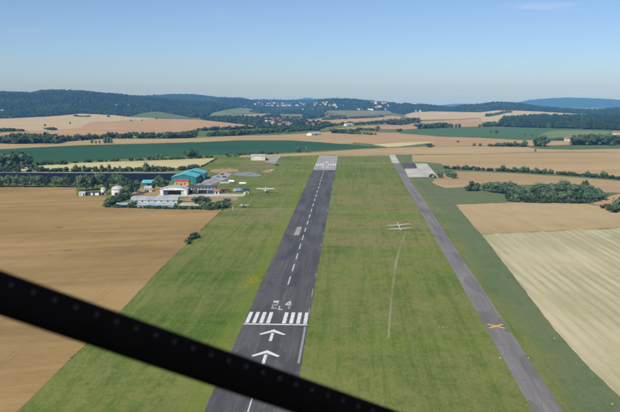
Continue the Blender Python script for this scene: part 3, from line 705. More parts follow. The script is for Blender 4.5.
def crown_mesh(name, seed, H, Rw, base, lobes, leaves, size, mat):
    """leaf quads spread over lobes, with a lumpy core inside; base = height where the crown starts"""
    g = np.random.default_rng(seed); VV, FF = [], []; n0 = 0
    cz = (H+base)/2; hz = (H-base)/2
    cs = []
    for i in range(lobes):
        d = rand_dirs(1, g)[0]; k = g.uniform(0.25, 0.78)
        if i == 0: d = np.array([0, 0, 1.0]); k = 0.55
        c = np.array([d[0]*Rw*k, d[1]*Rw*k, cz + d[2]*hz*k]); rad = g.uniform(0.26, 0.58)*min(Rw, hz)*1.05
        cs.append((c, rad))
        v = I1V*(1+g.normal(0, .12, (len(I1V), 1)))*rad*0.78*np.array([1, 1, .9]) + c
        VV.append(v); FF.append(np.column_stack([I1F, I1F[:, 2]])+n0); n0 += len(v)
    per = leaves//lobes
    for c, rad in cs:
        d = rand_dirs(per, g); pos = c + d*rad*g.uniform(0.78, 1.32, (per, 1))*np.array([1, 1, .92])
        nr_ = d + g.normal(0, .55, (per, 3)); nr_ /= np.linalg.norm(nr_, axis=1)[:, None]
        u = np.cross(nr_, rand_dirs(per, g)); u /= np.linalg.norm(u, axis=1)[:, None]; vv = np.cross(nr_, u)
        s = size*g.uniform(.6, 1.3, (per, 1))
        q = np.stack([pos-u*s-vv*s*.7, pos+u*s-vv*s*.7, pos+u*s*.7+vv*s*.8, pos-u*s*.8+vv*s*.7], 1).reshape(-1, 3)
        q[:, 2] = np.maximum(q[:, 2], 0.02)
        VV.append(q); FF.append(np.arange(per*4).reshape(-1, 4)+n0); n0 += per*4
    Vv = np.concatenate(VV); Ff = np.concatenate(FF)
    me = bpy.data.meshes.new(name); fl = [tuple(f) if f[2] != f[3] else tuple(f[:3]) for f in Ff]
    me.from_pydata([tuple(v) for v in Vv], [], fl); me.materials.append(mat); me.update()
    return me
def trunk_mesh(seed, H, r0):
    g = random.Random(seed); bm = bmesh.new()
    def limb(p, q, a, b_):
        p, q = Vector(p), Vector(q); d = (q-p).normalized(); u = d.orthogonal().normalized(); v = d.cross(u)
        add_loft(bm, [(p, u*a, v*a), ((p+q)/2, u*(a*.6+b_*.4), v*(a*.6+b_*.4)), (q, u*b_, v*b_)], 6)
    limb((0, 0, -0.3), (0, 0, H*.62), r0, r0*.5)
    for i in range(5):
        an = i*1.26+g.uniform(0, .5); z = H*g.uniform(.28, .5)
        limb((0, 0, z), (math.cos(an)*H*.22, math.sin(an)*H*.22, z+H*g.uniform(.16, .28)), r0*.45, r0*.14)
    me = bpy.data.meshes.new('trunk'); bm.to_mesh(me); bm.free(); me.materials.append(M['bark']); return me
TREES = []          # 10 m high prototypes: (crown mesh, trunk mesh)
for i, (Rw, base, lob, lv) in enumerate([(4.6, 1.6, 13, 1150), (4.0, 1.4, 12, 1000), (5.2, 1.8, 16, 1350), (3.1, 1.0, 12, 950), (5.8, 1.2, 18, 1450)]):
    TREES.append((crown_mesh('crown', 20+i, 10, Rw, base, lob, lv, 0.36, M['leaf'] if i != 3 else M['leaf_dark']), trunk_mesh(i, 10, 0.26)))
BUSHES = [crown_mesh('foliage', 60+i, 10, Rw, 0.0, 9, 200, 0.95, M['leaf_dark'] if i % 2 else M['leaf']) for i, Rw in enumerate([5.2, 7.2, 4.2, 9.5])]
BUSH_NP = []
for me in BUSHES:
    v = np.empty(len(me.vertices)*3); me.vertices.foreach_get('co', v)
    BUSH_NP.append((v.reshape(-1, 3), [tuple(p.vertices) for p in me.polygons]))
def tree(px, py, h, label, group=None, wide=1.0, kind=None, name='broadleaf_tree'):
    p = P1(px, py); cm, tm = TREES[random.randrange(len(TREES)) if kind is None else kind]
    e = empty(name, p, random.uniform(0, 6.28), label, 'tree', group)
    s = h/10.0; e.scale = (s*wide, s*wide, s)
    c = bpy.data.objects.new('crown', cm); col.objects.link(c); c.parent = e
    t = bpy.data.objects.new('trunk', tm); col.objects.link(t); t.parent = e
    return e
def bush(px, py, h, label, group=None, wide=1.0, kind=None, name='bush', cat='bush'):
    p = P1(px, py); h = h*(0.72 if p[1] > 1300 else 1.0); me = BUSHES[random.randrange(len(BUSHES)) if kind is None else kind]
    o = bpy.data.objects.new(name, me); col.objects.link(o)
    o.location = (p[0], p[1], p[2]-0.15); o.rotation_euler = (0, 0, random.uniform(0, 6.28)); s = h/10.0; o.scale = (s*wide, s*wide, s)
    return tag(o, label, cat, group)
ORD = ['leftmost', 'second from left', 'third from left', 'fourth from left', 'fifth from left', 'sixth from left', 'seventh from left', 'eighth from left', 'ninth from left', 'tenth from left',
       '11th from left', '12th from left', '13th from left', '14th from left', '15th from left', '16th from left', '17th from left', '18th from left', '19th from left', '20th from left'] + ['%dth from left' % q for q in (24, 25, 26, 27, 28, 29, 30)]
ORD[20:20] = ['21st from left', '22nd from left', '23rd from left']
def ordered(objs):
    """labels that single out look-alikes by their place in the row"""
    vis = sorted((o for o in objs if float(proj(*o.location)[0]) > -3 and float(proj(*o.location)[0]) < 623), key=lambda o: float(proj(*o.location)[0]))
    if 1 < len(vis) <= len(ORD):
        for q, o in enumerate(vis):
            od = ORD[q] if q < len(vis)-1 else 'rightmost'
            o['label'] = od + ' ' + o['label']
def row(line, n, h0, h1, label, group, wide=(0.8, 1.3), jit=0.25, name='bush', cat='bush', gap=0.0, pyj=0.15, join=None):
    """bushes or far trees along a pixel line; join: one hedge (thing) or 'stuff' instead of single plants"""
    L = np.array(line, float); s = np.concatenate([[0], np.cumsum(np.hypot(*np.diff(L, axis=0).T))])
    n = int(n*1.45); objs = []; VV, FF, n0 = [], [], 0
    for i in range(n):
        if random.random() < gap: continue
        t = (i+0.5+random.uniform(-jit, jit)*1.6)/n*s[-1]
        px, py = np.interp(t, s, L[:, 0]), np.interp(t, s, L[:, 1])+random.uniform(-pyj, pyj)
        h, wd = random.uniform(h0, h1), random.uniform(*wide)*1.22
        if not join: objs.append(bush(px, py, h, label, group, wd, None, name, cat)); continue
        p = P1(px, py); sc = h*(0.72 if p[1] > 1300 else 1.0)/10.0; v, f = BUSH_NP[random.randrange(len(BUSHES))]
        a = random.uniform(0, 6.28); ca, sa = math.cos(a), math.sin(a)
        VV.append(np.stack([(v[:, 0]*ca-v[:, 1]*sa)*sc*wd+p[0], (v[:, 0]*sa+v[:, 1]*ca)*sc*wd+p[1], v[:, 2]*sc+p[2]-.15], 1)); FF += [tuple(q+n0 for q in g_) for g_ in f]; n0 += len(v)
    if join:
        o = mesh_obj(name, np.concatenate(VV), FF, M['leaf_dark'] if join != 'light' else M['leaf'])
        if join == 'stuff': tag(o, label, kind='stuff')
        else: tag(o, label, cat)
    else: ordered(objs)

# tree rows round the airfield buildings
lab = 'rounded green tree in the row between wheat and solar rows'
tl = []
for i in range(13):
    tl.append(tree(-22+i*7.7+random.uniform(-1.2, 1.2), 187.2+random.uniform(-.2, .2), random.uniform(9.5, 12.8), lab, 'trees along the top of the big wheat field', random.uniform(.95, 1.15)))
ordered(tl); tl = []
for i in range(8):
    tl.append(tree(-14+i*11.5+random.uniform(-2, 2), 185.2, random.uniform(8.5, 11), 'dark tree in the back row above the wheat field', 'dark trees behind the front row', 1.1, 3))
ordered(tl); tl = []
for px, py, h, wd, kd in [(80,191,14.5,1.0,1),(86.5,190.5,15,.95,0),(92.5,190.5,14.5,.85,3),(97.5,189.5,15,.9,2),(103,187,12.5,.95,3),(106.5,193.5,11,.8,3)]:
    tl.append(tree(px, py, h, 'tall tree behind the small white and navy sheds', 'tall trees behind the sheds', wd, kd))
ordered(tl); tl = []
for px, py, h, wd, kd in [(114,187.5,12,1.2,2),(121.5,189,13,1.15,0),(127.5,192.5,13.5,1.0,3),(131.5,195.5,14,.8,3),(136.5,193.5,12,.9,1),(127,195.5,9,.9,4),(122.5,196,6.5,.9,1)]:
    tl.append(tree(px, py, h, 'dense dark tree right of the white dome', 'dense trees beside the dome', wd, kd))
ordered(tl)
tree(159, 187, 11, 'leafy tree between the two teal roofs', None, 1.15, 0)
tree(153.5, 190, 8.5, 'dark narrow tree behind the left end of the open hangar', None, .9, 3)
tree(166.5, 186.5, 6, 'small bright tree just above the open hangar roof', None, 1.3, 1)
tree(200, 184.8, 7.6, 'small dark tree at the near corner of the teal hall', None, .85, 3)
tree(195.5, 194, 4.5, 'low green tree right of the open hangar', None, 1.2, 1)
# bushes and hedges in front
row([(107,206.3),(113,203.5),(120,199.5),(128,198.8)], 8, 4.2, 6, 'dark bush around the pale blue shed roof', 'bushes around the small blue roofed shed', (1, 1.4), .2)
row([(131,206.6),(136,207.3)], 2, 3.6, 4.6, 'dark bush between the two pale shed roofs', 'bushes between the shed roofs', (.8, 1))
row([(104,207.2),(118,207.4),(138,208.2),(160,208.8),(190,209.3),(222,209.8)], 34, 1.6, 3.0, 'low dark hedge between the long sheds and the wheat', 'low hedge in front of the sheds', (1, 1.6), .3, name='hedge', cat='hedge', join='hedge')
row([(196,203.6),(203,203.6),(209,203.4)], 4, 4.5, 6.2, 'big round bush right of the long sheds', 'round bushes right of the sheds', (1.0, 1.4))
row([(200,208.4),(212,208.4),(224,208.2),(230,207.4)], 8, 3.2, 5.5, 'bush at the wheat field corner near the windsock', 'bushes at the wheat field corner', (.8, 1.3))
row([(215,205.4),(222,204.6),(228,203.8)], 4, 3, 5, 'upright bush behind the field corner', 'upright bushes behind the field corner', (.7, 1))
row([(186,245),(189.5,241.5),(193,238.4),(197.5,236.0)], 5, 2.2, 3.4, 'dark scrub on the wheat field edge', 'scrub on the wheat field edge', (1.0, 1.5))
row([(66,363),(118.7,313),(150,281),(165,264.5),(183,247.6)], 120, .12, .26, 'dark weed strip along the lower wheat field edge', 'weeds along the wheat field edge', (2.0, 4.0), .4, name='weed_strip', cat='weeds', join='stuff')
row([(200,231),(212,219.5),(221,211)], 30, .2, .4, 'dark weed strip along the upper wheat field edge', 'weeds along the upper wheat field edge', (1.8, 3.2), .4, name='weed_strip', cat='weeds', join='stuff')
bush(277, 165.8, 2.0, 'low dark scrub below the grey hangar yard', None, 2.2, 1)
# hedge behind the solar rows
row([(-60,171.9),(20,171.8),(60,171.8),(110,171.7),(160,171.2),(196,169.4)], 46, 3.0, 6.0, 'ragged dark hedge along the farm road behind the solar rows', 'hedge behind the solar rows', (.9, 1.5), .4, gap=.1, name='hedge', cat='hedge', join='hedge')
for px, h in [(7,8),(42.5,6.5),(76,8),(84,7.5),(101.5,8),(109,8.5),(120,6.5),(146,10.5),(153,8),(161,6.5)]:
    bush(px, 171.8, h, 'taller round bush in the hedge behind the solar rows', 'tall bushes behind the solar rows', .75, 0)
# trees at the lower left edge of the green crop
row([(-40,167),(-10,167),(12,167.0),(24,166.6)], 9, 12, 17, 'big dark tree at the left end of the green crop', 'dark trees left of the green crop', (.9, 1.2), .2, 'broadleaf_tree', 'tree')
bush(29.5, 165.8, 13.5, 'round dark tree standing apart left of the green crop', None, .85, 0, 'broadleaf_tree', 'tree')
row([(-20,169),(18,168.8),(40,169)], 9, 4, 6, 'bush below the dark trees at left', 'bushes below the left trees')
row([(36,165.2),(60,164.6),(66,164)], 6, 3, 5.5, 'bush on the near edge of the green crop at left', 'bushes on the green crop edge', (1.2, 1.8))
row([(66,163.4),(100,161.9),(135,160.6),(160,159.7),(200,158.2),(240,156.4)], 26, 2.0, 4.2, 'broken low hedge between the green crop and pale field', 'bushes between green crop and pale field', (1.2, 2), .4, gap=.25, name='hedge', cat='hedge', join='hedge')
for px, py, h in [(149,160.3,7.5),(157,160,8),(161.5,159.2,7)]:
    bush(px, py, h, 'dark bush at the top of the pale field', 'dark bushes at the top of the pale field', 1, 0)
row([(187,157.4),(195,156.8)], 3, 8, 10.5, 'dark tree clump in the middle of the green crop edge', 'tree clump on the green crop edge', (.9, 1.2), .2, 'broadleaf_tree', 'tree')
bush(227, 156.2, 6, 'single dark bush left of the far white hangar', None, .9, 0)
row([(238,155.2),(254,154.6),(280,153.8)], 6, 3, 5, 'bush behind the far white hangar', 'bushes behind the far hangar', (1, 1.6))
for px in (298, 306.5):
    bush(px, 152.6, 8.5, 'round dark tree left of the far runway end', 'pair of trees left of the far runway end', .95, 0, 'broadleaf_tree', 'tree')
row([(201,167.5),(210,162.6),(217.5,158.4)], 9, 1.2, 2.2, 'low scrub line along the right edge of the pale field', 'low bushes along the pale field', (1.5, 2.2), name='hedge', cat='hedge', join='hedge')
# right side
clump = []
row([(470,190.6),(476,191)], 2, 7, 9, 'small round bush left of the big tree clump', 'small bushes left of the big clump', (.8, 1))
big = {0: 'small leafy tree in the left lobe of the big clump', 1: 'tall back tree in the right lobe of the big clump', 2: 'front tree in the right lobe of the big clump'}; tl = {0: [], 1: [], 2: []}
for px, py, h, wd, kd in [(484,191,8.5,1,1),(490,192,10.5,1.05,2),(497,193,12,1.1,4),(504,194,13,1.1,0),(511,196,14,1.1,2),(517,199,13.5,1,4),(523,201,13,1,0),(528,202,9,1,1),(508,201,9,1.1,3),(515,202,8,1.2,1),
        (536,196,15,1,0),(543,197,17.5,1.1,2),(551,197,18,1.05,4),(559,196,17.5,1,0),(566,195,18.5,.95,2),(574,196,16,1.05,4),(582,196,15,1,1),(590,197,15,1.05,2),(597,198.5,13.5,1,0),(603,200,9.5,1,4),
        (538,201.5,11,1.1,3),(546,202,12,1.15,2),(554,202,13.5,1.1,0),(562,202,12,1.2,4),(570,202,13,1.1,1),(578,202,11.5,1.15,3),(586,202,11,1.1,2),(593,201.6,9.5,1.1,4),(599,201.4,7.5,1.1,3),(533,201.6,7,1,1),(585,194,19,.75,3)]:
    q = 0 if px < 530 else (1 if py < 201 else 2); h *= (.84, .66, .72)[q]; wd *= (1.15, 1.35, 1.3)[q]
    tl[q].append(tree(px, py, h, big[q], 'trees of the big clump right of the taxi track', wd, kd))
for q in tl: ordered(tl[q])
row([(527,202.6),(560,203),(592,202.8)], 14, 2, 3.4, 'low scrub along the foot of the big tree clump', 'low bushes under the big clump', (1.3, 2), .4, name='hedge', cat='hedge', join='hedge')
for px, py, h, wd in [(616,211,9.5,1.0),(623,212,11,1),(609,210.5,5,1.2),(605,208.5,3.6,1.4),(613,212.5,5,1.2)]:
    bush(px, py, h, 'dark bush at the right edge of the tan field', 'bushes at the right photo edge', wd, 0 if h > 8 else None)
row([(446,168.9),(480,170.4),(520,172.4),(550,174),(590,177),(620,179.4),(680,183.5)], 60, 2.6, 4.2, 'long dark hedge running across the tan fields at right', 'long hedge across the right fields', (1.1, 1.7), .45, name='hedge', cat='hedge', join='hedge')
for px, py, h in [(458,169.4,5),(466,169.8,5.8),(503,171.5,7.2),(514,172,6),(523,172.6,6.8),(527,172.8,6.4),(536,173.3,6),(545,173.7,5.6),(551,174.1,5.4),(587,176.8,6),(604,178,7)]:
    bush(px, py, h, 'taller round tree in the long hedge at right', 'taller trees in the long hedge', 1.15, 0, 'broadleaf_tree', 'tree')
for px, py, h in [(440,178,6.5),(448,177,8),(453.5,178.5,7.5)]:
    bush(px, py, h, 'dark bush beside the corner of the concrete apron', 'bushes beside the concrete apron', 1.0, 0)
row([(430,176.5),(436,178.6)], 2, 3, 4, 'low bush at the apron corner', 'low bushes at the apron corner')
bush(430, 147.3, 6, 'lone dark bush in the field beyond the taxi track', None, 1.6, 1)
for px, py in [(458,142.6),(474,146.2),(480,146.4)]:
    bush(px, py, 5, 'tiny far bush in the tan fields right of centre', 'tiny far bushes right of centre', 1.4, 0)
bush(535.4, 151.8, 4.5, 'tiny dark tree alone in the large tan field', None, .7, 0)
row([(489,146.6),(510,146.5),(526,146.9)], 12, 4, 7, 'bush in the hedge beside the dark clump at right', 'hedge left of the dark clump', (1.1, 1.6), .4)
for px, h in [(514.5, 9), (525, 10)]:
    bush(px, 146.6, h, 'taller bush in the hedge beside the dark clump', 'taller hedge bushes beside the dark clump', .9, 0)
row([(537.5,146.3),(543.5,146.5)], 4, 15, 18, 'dark tree of the square clump in the right fields', 'square dark clump in the right fields', (.75, .9), .1, 'broadleaf_tree', 'tree')
for px, py, h in [(491,133,8),(496.5,133.4,12),(525,135.6,7),(532,136.6,8),(538,138.5,8),(545,139.5,10)]:
    bush(px, py, h, 'small tree standing in the long green field', 'trees in the long green field', 1.1, 0, 'broadleaf_tree', 'tree')
# hamlet on the right
row([(572,145.2),(585,144.8),(600,145),(618,145.4)], 13, 11, 17, 'dark tree around the right hamlet', 'trees of the right hamlet', (.9, 1.3), .35, 'broadleaf_tree', 'tree')
row([(576,141.5),(588,140.6),(604,141)], 8, 11, 15, 'tree behind the hamlet houses', 'trees behind the hamlet', (.9, 1.3), .35, 'broadleaf_tree', 'tree')
row([(549,140.6),(566,140.4)], 5, 6, 9, 'bush left of the red roofed hamlet house', 'bushes left of the hamlet')
# hedges in the left distance
row([(2,143.4),(14,143.6)], 5, 12, 15, 'tree of the far left hedge wood', 'far left hedge trees', (.9, 1.3), .3, 'broadleaf_tree', 'tree')
row([(14,143.6),(40,142.8),(58,143.4)], 15, 11, 18, 'tree of the dark wood above the tan strip at left', 'dark trees above the tan strip', (.9, 1.3), .4, 'broadleaf_tree', 'tree')
row([(56,142.4),(80,140.2),(110,138.4),(136,138.4),(160,138.2)], 30, 10, 17, 'long dark tree belt below the wide orange field', 'long hedge below the orange field', (.8, 1.2), .4, name='tree_belt', cat='trees', join='stuff')
row([(160,138.4),(176,138.4),(192,137.7)], 14, 12, 18, 'tree of the dense belt right of the long hedge', 'dense tree belt below the orange field', (1, 1.4), .4, 'broadleaf_tree', 'tree')
for px in (92, 96, 99.5, 105, 108, 111):
    bush(px, 143.4, random.uniform(5, 8.5) + (4 if px > 104 else 0), 'small tree on the tan strip in front of the long hedge', 'small trees on the tan strip', .8, 0, 'broadleaf_tree', 'tree')
row([(198,131.2),(220,130.4),(246,129.4),(262,128.6)], 18, 9, 15, 'tree belt above the narrow green meadow', 'hedge above the narrow meadow', (1, 1.5), .4, name='tree_belt', cat='trees', join='stuff')
row([(191,134),(197,133.6)], 3, 9, 12, 'tree left of the narrow green meadow', 'trees left of the narrow meadow', (1, 1.3))
row([(208,136.4),(230,135.8),(252,134.4),(275,133),(300,131.4),(320,130.4)], 30, 9, 16, 'tree belt in front of the valley village', 'tree belt in front of the village', (1, 1.5), .4, name='tree_belt', cat='trees', join='stuff')
row([(73,116.6),(80,117.2),(89,117.4)], 8, 9, 14, 'bush patch on the cream field', 'bushes on the cream field', (1.2, 1.8))
row([(107,117.3),(110,117.5)], 2, 13, 17, 'small dark tree on the cream field', 'dark trees on the cream field', (.8, 1))
for px, py in [(45,126.3),(70,124),(131,121.5),(142,121.2)]:
    bush(px, py, 9, 'single bush in the cream and orange fields', 'single bushes in the far left fields', 1.2, 0)
row([(47,130.2),(54,130.2)], 4, 8, 10, 'low scrub between cream and orange fields', 'scrub between the far left fields', (1.4, 1.8))
bush(156.5, 119.6, 16, 'lone tree at the top of the orange field', None, .7, 0, 'broadleaf_tree', 'tree')
row([(0,131),(14,131.4),(24,131.6)], 8, 8, 12, 'dark bush on the small green wedge field', 'bushes on the green wedge field', (1.3, 1.7))
# middle distance behind the runway end
row([(332,133.2),(342,133.6),(353,134)], 13, 10, 15, 'tree of the dark wood beyond the runway end', 'dark wood beyond the runway end', (1.1, 1.5), .4, 'broadleaf_tree', 'tree')
row([(356,130.2),(366,130.6),(374,130.6)], 6, 8, 11, 'bush in the strip beyond the runway end', 'bushes beyond the runway end', (1.2, 1.6))
bush(377.4, 131, 17, 'round dark tree beyond the runway end', None, 1.0, 0, 'broadleaf_tree', 'tree')
row([(352,134.4),(366,134.6),(378,135.4)], 6, 5, 7, 'low bush below the dark wood beyond the runway', 'low bushes below the dark wood', (1.4, 2))
row([(320,127.8),(332,126.4),(337,125.6),(352,125.2),(368,124.4),(383,123.8)], 22, 9, 15, 'tree belt beside the long white barn', 'hedge beside the white barn', (1, 1.5), .4, name='tree_belt', cat='trees', join='stuff')
row([(322,120.6),(340,119.6),(362,118.4),(386,117.2)], 20, 8, 14, 'thin tree line on the far slope', 'thin hedge on the far slope', (1.2, 1.8), .4, name='tree_belt', cat='trees', join='stuff')
row([(331,117.6),(338,117.6),(345,117.4)], 6, 12, 18, 'tree of the copse on the olive slope', 'copse on the olive slope', (1.2, 1.6), .3, 'broadleaf_tree', 'tree')
row([(396,131.8),(401,131.4)], 2, 9, 12, 'bush left of the long green field', 'bushes left of the long green field')
row([(388,124.8),(396,125),(404,125),(410,123.2),(418,122.8)], 18, 16, 24, 'dark copse right of the pinkish strip fields', 'dark copse right of centre', (1, 1.4), .4, name='copse', cat='trees', join='stuff')
row([(418,128.9),(428,128.4),(438,128.2),(445,127.9)], 18, 13, 20, 'dark copse above the long green field', 'copse above the long green field', (.9, 1.3), .4, name='copse', cat='trees', join='stuff')
for px in (452, 456, 459.5, 479.5):
    bush(px, 127.6, random.uniform(11, 17), 'tree on the upper edge of the long green field', 'trees on the upper green field edge', 1, 0, 'broadleaf_tree', 'tree')
row([(483,126.8),(492,126.6),(499,126.6)], 9, 13, 20, 'tree left of the dark forest block', 'trees left of the forest block', (1, 1.3), .3, 'broadleaf_tree', 'tree')
row([(486.5,117),(497,115.4),(504,113.4),(511,112.8)], 16, 14, 22, 'curved tree belt on the far cream field', 'belt on the far cream field', (1.1, 1.6), .4, name='tree_belt', cat='trees', join='stuff')
row([(531,116),(540,115.8),(548,115.4)], 7, 10, 16, 'bush on the far cream field at right', 'bushes on the far cream field', (1.2, 1.8))

# woods too far to count: crowns over the slopes
def wood(name, poly, rmin, rmax, spacing, rad, label, octa=True, hfac=1.0, mat='leaf_far'):
    poly = np.array(poly, float); az = az_of_px(poly[:, 0]); a0, a1 = az.min(), az.max()
    area = 0.5*(rmax**2-rmin**2)*(a1-a0); n = int(area/spacing**2)
    aa = rng.uniform(a0, a1, n); r = np.sqrt(rng.uniform(rmin**2, rmax**2, n))
    x = CAM[0]+r*np.sin(aa); y = r*np.cos(aa); z = T(x, y); qx, qy = proj(x, y, z)
    k = inpoly(qx, qy, poly); x, y, z = x[k], y[k], z[k]; n = len(x)
    BV, BF = (OCTV, OCTF)
    fld = np.sin(x/83.+np.sin(y/61.)*1.7)*np.sin(y/97.+np.sin(x/140.)*1.3)+.6*np.sin(x/37.+y/29.)
    s = rad*rng.uniform(.5, 1.5, n)**1.15; hh = s*rng.uniform(.75, 1.25, n)*hfac*(1+.28*fld)
    rot = rng.uniform(0, 6.28, n); ct, st = np.cos(rot), np.sin(rot)
    jit = 1+rng.normal(0, .13, (n, len(BV), 3))
    B = BV[None]*jit
    Vx = (B[..., 0]*ct[:, None]-B[..., 1]*st[:, None])*s[:, None]+x[:, None]
    Vy = (B[..., 0]*st[:, None]+B[..., 1]*ct[:, None])*s[:, None]+y[:, None]
    Vz = B[..., 2]*hh[:, None]+(z+rad*hfac*.75)[:, None]
    V1 = np.stack([Vx, Vy, Vz], 2).reshape(-1, 3); F1 = (BF[None]+np.arange(n)[:, None, None]*len(BV)).reshape(-1, 3)
    # understorey sheet on polar cells
    na_, nr_ = max(8, int((a1-a0)/R(.16))), max(8, int((rmax-rmin)/55))
    ga, gr = np.linspace(a0, a1, na_+1), np.linspace(rmin, rmax, nr_+1)
    A2, R2 = np.meshgrid(ga, gr); X2 = CAM[0]+R2*np.sin(A2); Y2 = R2*np.cos(A2); Z2 = T(X2, Y2)
    cx_, cy_ = (X2[:-1, :-1]+X2[1:, 1:])/2, (Y2[:-1, :-1]+Y2[1:, 1:])/2
    q = proj(cx_, cy_, T(cx_, cy_)); keep = inpoly(q[0], q[1], poly)
    i2, j2 = np.nonzero(keep); w2 = na_+1
    f4 = np.stack([i2*w2+j2, i2*w2+j2+1, (i2+1)*w2+j2+1, (i2+1)*w2+j2], 1)
    F2 = np.concatenate([f4[:, [0, 1, 2]], f4[:, [0, 2, 3]]])+len(V1)
    V2 = np.stack([X2.ravel(), Y2.ravel(), Z2.ravel()+3.2], 1)
    me = fast_mesh(name, np.concatenate([V1, V2]), np.concatenate([F1, F2]), M[mat])
    o = bpy.data.objects.new(name, me); col.objects.link(o); tag(o, label, kind='stuff')
    return o
wood('forest', [(-200,80),(250,80),(249,108),(240,108),(232,108.6),(212,113),(205,118),(194,119),(186,116.6),(160,112),(152,111.8),(140,113.6),(129,116.8),(112,115.2),(80,113.8),(52,116.4),(0,119),(-200,122)], 3500, 5500, 11.5, 6.6, 'dark wooded ridge on the left horizon')
wood('forest', [(200,90),(276,90),(276,108),(264,108.5),(252,109.2),(240,107.8),(225,110),(205,114)], 5300, 6800, 13, 7.5, 'wooded round hill behind the village')
wood('forest', [(85,85),(395,85),(395,112),(300,107),(262,107.5),(205,108),(85,108)], 6600, 8700, 19, 10.5, 'distant blue wooded ridge behind the town')
wood('forest', [(305,90),(472,90),(472,112),(432,111.4),(413,112.4),(404,115),(392,112.5),(388,110.4),(362,110.5),(327,110.4),(308,110)], 4500, 6000, 11.5, 6.8, 'wooded hill beside the town at the middle')
wood('forest', [(440,90),(760,90),(760,118),(596,114.4),(576,113.6),(540,111.6),(513,110.4),(497,110.4),(480,112.2),(462,112)], 4100, 5600, 12, 7.0, 'low dark wooded hill right of the middle')
wood('forest', [(500.6,126.6),(500.6,122.6),(506,119.6),(560,118.2),(594,116.8),(600,114.4),(620,109),(760,104),(760,133),(620,130.4),(560,128.4),(528,127.8)], 1700, 5200, 9.5, 6.2, 'long dark forest block above the green field', True, 1.2)
wood('forest', [(200,119.5),(222,117.4),(226,118.2),(262,118),(272,114.4),(279,114),(280,118.8),(303,118.4),(305,112),(324,112),(324,117),(306,119.6),(308,123),(330,124.6),(322,128.6),(300,130),(262,128.2),(258,126.6),(236,123.6),(214,121)], 1700, 4800, 21, 6.4, 'loose dark green woods around the village', True, .8)
wood('forest', [(250,112.5),(262,107.6),(324,106.6),(326,112.4),(303,114.2),(272,113.8),(262,113.6)], 4200, 8000, 17, 8.0, 'trees between the town buildings')

# ------------------------------------------------------------------ buildings
def frame_from(pa, pb):
    A, B = P1(*pa), P1(*pb); m = (A+B)/2; rz = math.atan2(B[1]-A[1], B[0]-A[0])
    return m, rz, math.hypot(B[0]-A[0], B[1]-A[1])
def building(name, label, pa, pb, depth, h, wall, roof, kind='gable_y', rise=1.5, eave=0.35, door=None, windows=(), group=None, cat='building', face=None, side_windows=0, chimney=False):
    """pa, pb: pixel ends of the front foot. gable_x: ridge along the front; gable_y: gable faces the camera"""
    m, rz, wd = frame_from(pa, pb)
    e = empty(name, (m[0], m[1], m[2]), rz, label, cat, group); hw = wd/2
    bm = bmesh.new()
    if kind == 'gable_y': add_prism(bm, [(-hw, -1.0), (hw, -1.0), (hw, h), (0, h+rise), (-hw, h)], 0, depth, 'y')
    elif kind == 'gable_x': add_prism(bm, [(0, -1.0), (depth, -1.0), (depth, h), (depth/2, h+rise), (0, h)], -hw, hw, 'x')
    elif kind == 'arch':
        arc = [(hw*math.cos(t), h+rise*math.sin(t)) for t in np.linspace(0, math.pi, 13)]
        add_prism(bm, [(-hw, -1.0), (hw, -1.0)]+arc, 0, depth, 'y')
    else: add_box(bm, -hw, hw, 0, depth, -1.0, h)
    bm_obj('wall', bm, wall, e)
    t = 0.22; bm = bmesh.new()
    if kind == 'gable_y':
        k = rise/hw; x = hw+eave
        add_prism(bm, [(-x, h-k*eave+.03), (0, h+rise+.03), (x, h-k*eave+.03), (x, h-k*eave+t), (0, h+rise+t), (-x, h-k*eave+t)], -eave, depth+eave, 'y')
    elif kind == 'gable_x':
        k = rise/(depth/2)
        add_prism(bm, [(-eave, h-k*eave+.03), (depth/2, h+rise+.03), (depth+eave, h-k*eave+.03), (depth+eave, h-k*eave+t), (depth/2, h+rise+t), (-eave, h-k*eave+t)], -hw-eave, hw+eave, 'x')
    elif kind == 'arch':
        arc = [((hw+.05)*math.cos(q), h+(rise+.05)*math.sin(q)) for q in np.linspace(0, math.pi, 13)]
        arc2 = [((hw+.05+t)*math.cos(q), h+(rise+.05+t)*math.sin(q)) for q in np.linspace(math.pi, 0, 13)]
        add_prism(bm, arc+arc2, -eave, depth+eave, 'y')
    else: add_box(bm, -hw-eave, hw+eave, -eave, depth+eave, h+.01, h+.01+max(t, rise))
    rf = bm_obj('roof', bm, roof, e)
    if chimney:
        bm = bmesh.new(); add_box(bm, hw*.3, hw*.3+.8, depth*.45, depth*.45+.8, h, h+rise+1.1); bm_obj('chimney', bm, M['tile_roof'], rf)
    if door:
        for (x0, x1, zt, mt) in door:
            bm = bmesh.new(); add_box(bm, x0, x1, -0.10, 0.05, 0.02, zt); bm_obj('door', bm, mt, e)
    for (x0, x1, z0, z1) in windows:
        bm = bmesh.new(); add_box(bm, x0, x1, -0.07, 0.05, z0, z1); wo = bm_obj('window', bm, M['white_wall'], e)
        bm = bmesh.new(); add_box(bm, x0+.1, x1-.1, -0.10, 0.0, z0+.1, z1-.1); bm_obj('pane', bm, M['glass'], wo)
    for i in range(side_windows):
        yy = depth*(i+.5)/side_windows; bm = bmesh.new(); add_box(bm, hw-.05, hw+.07, yy-.9, yy+.9, h*.45, h*.8); bm_obj('window', bm, M['glass'], e)
    return e
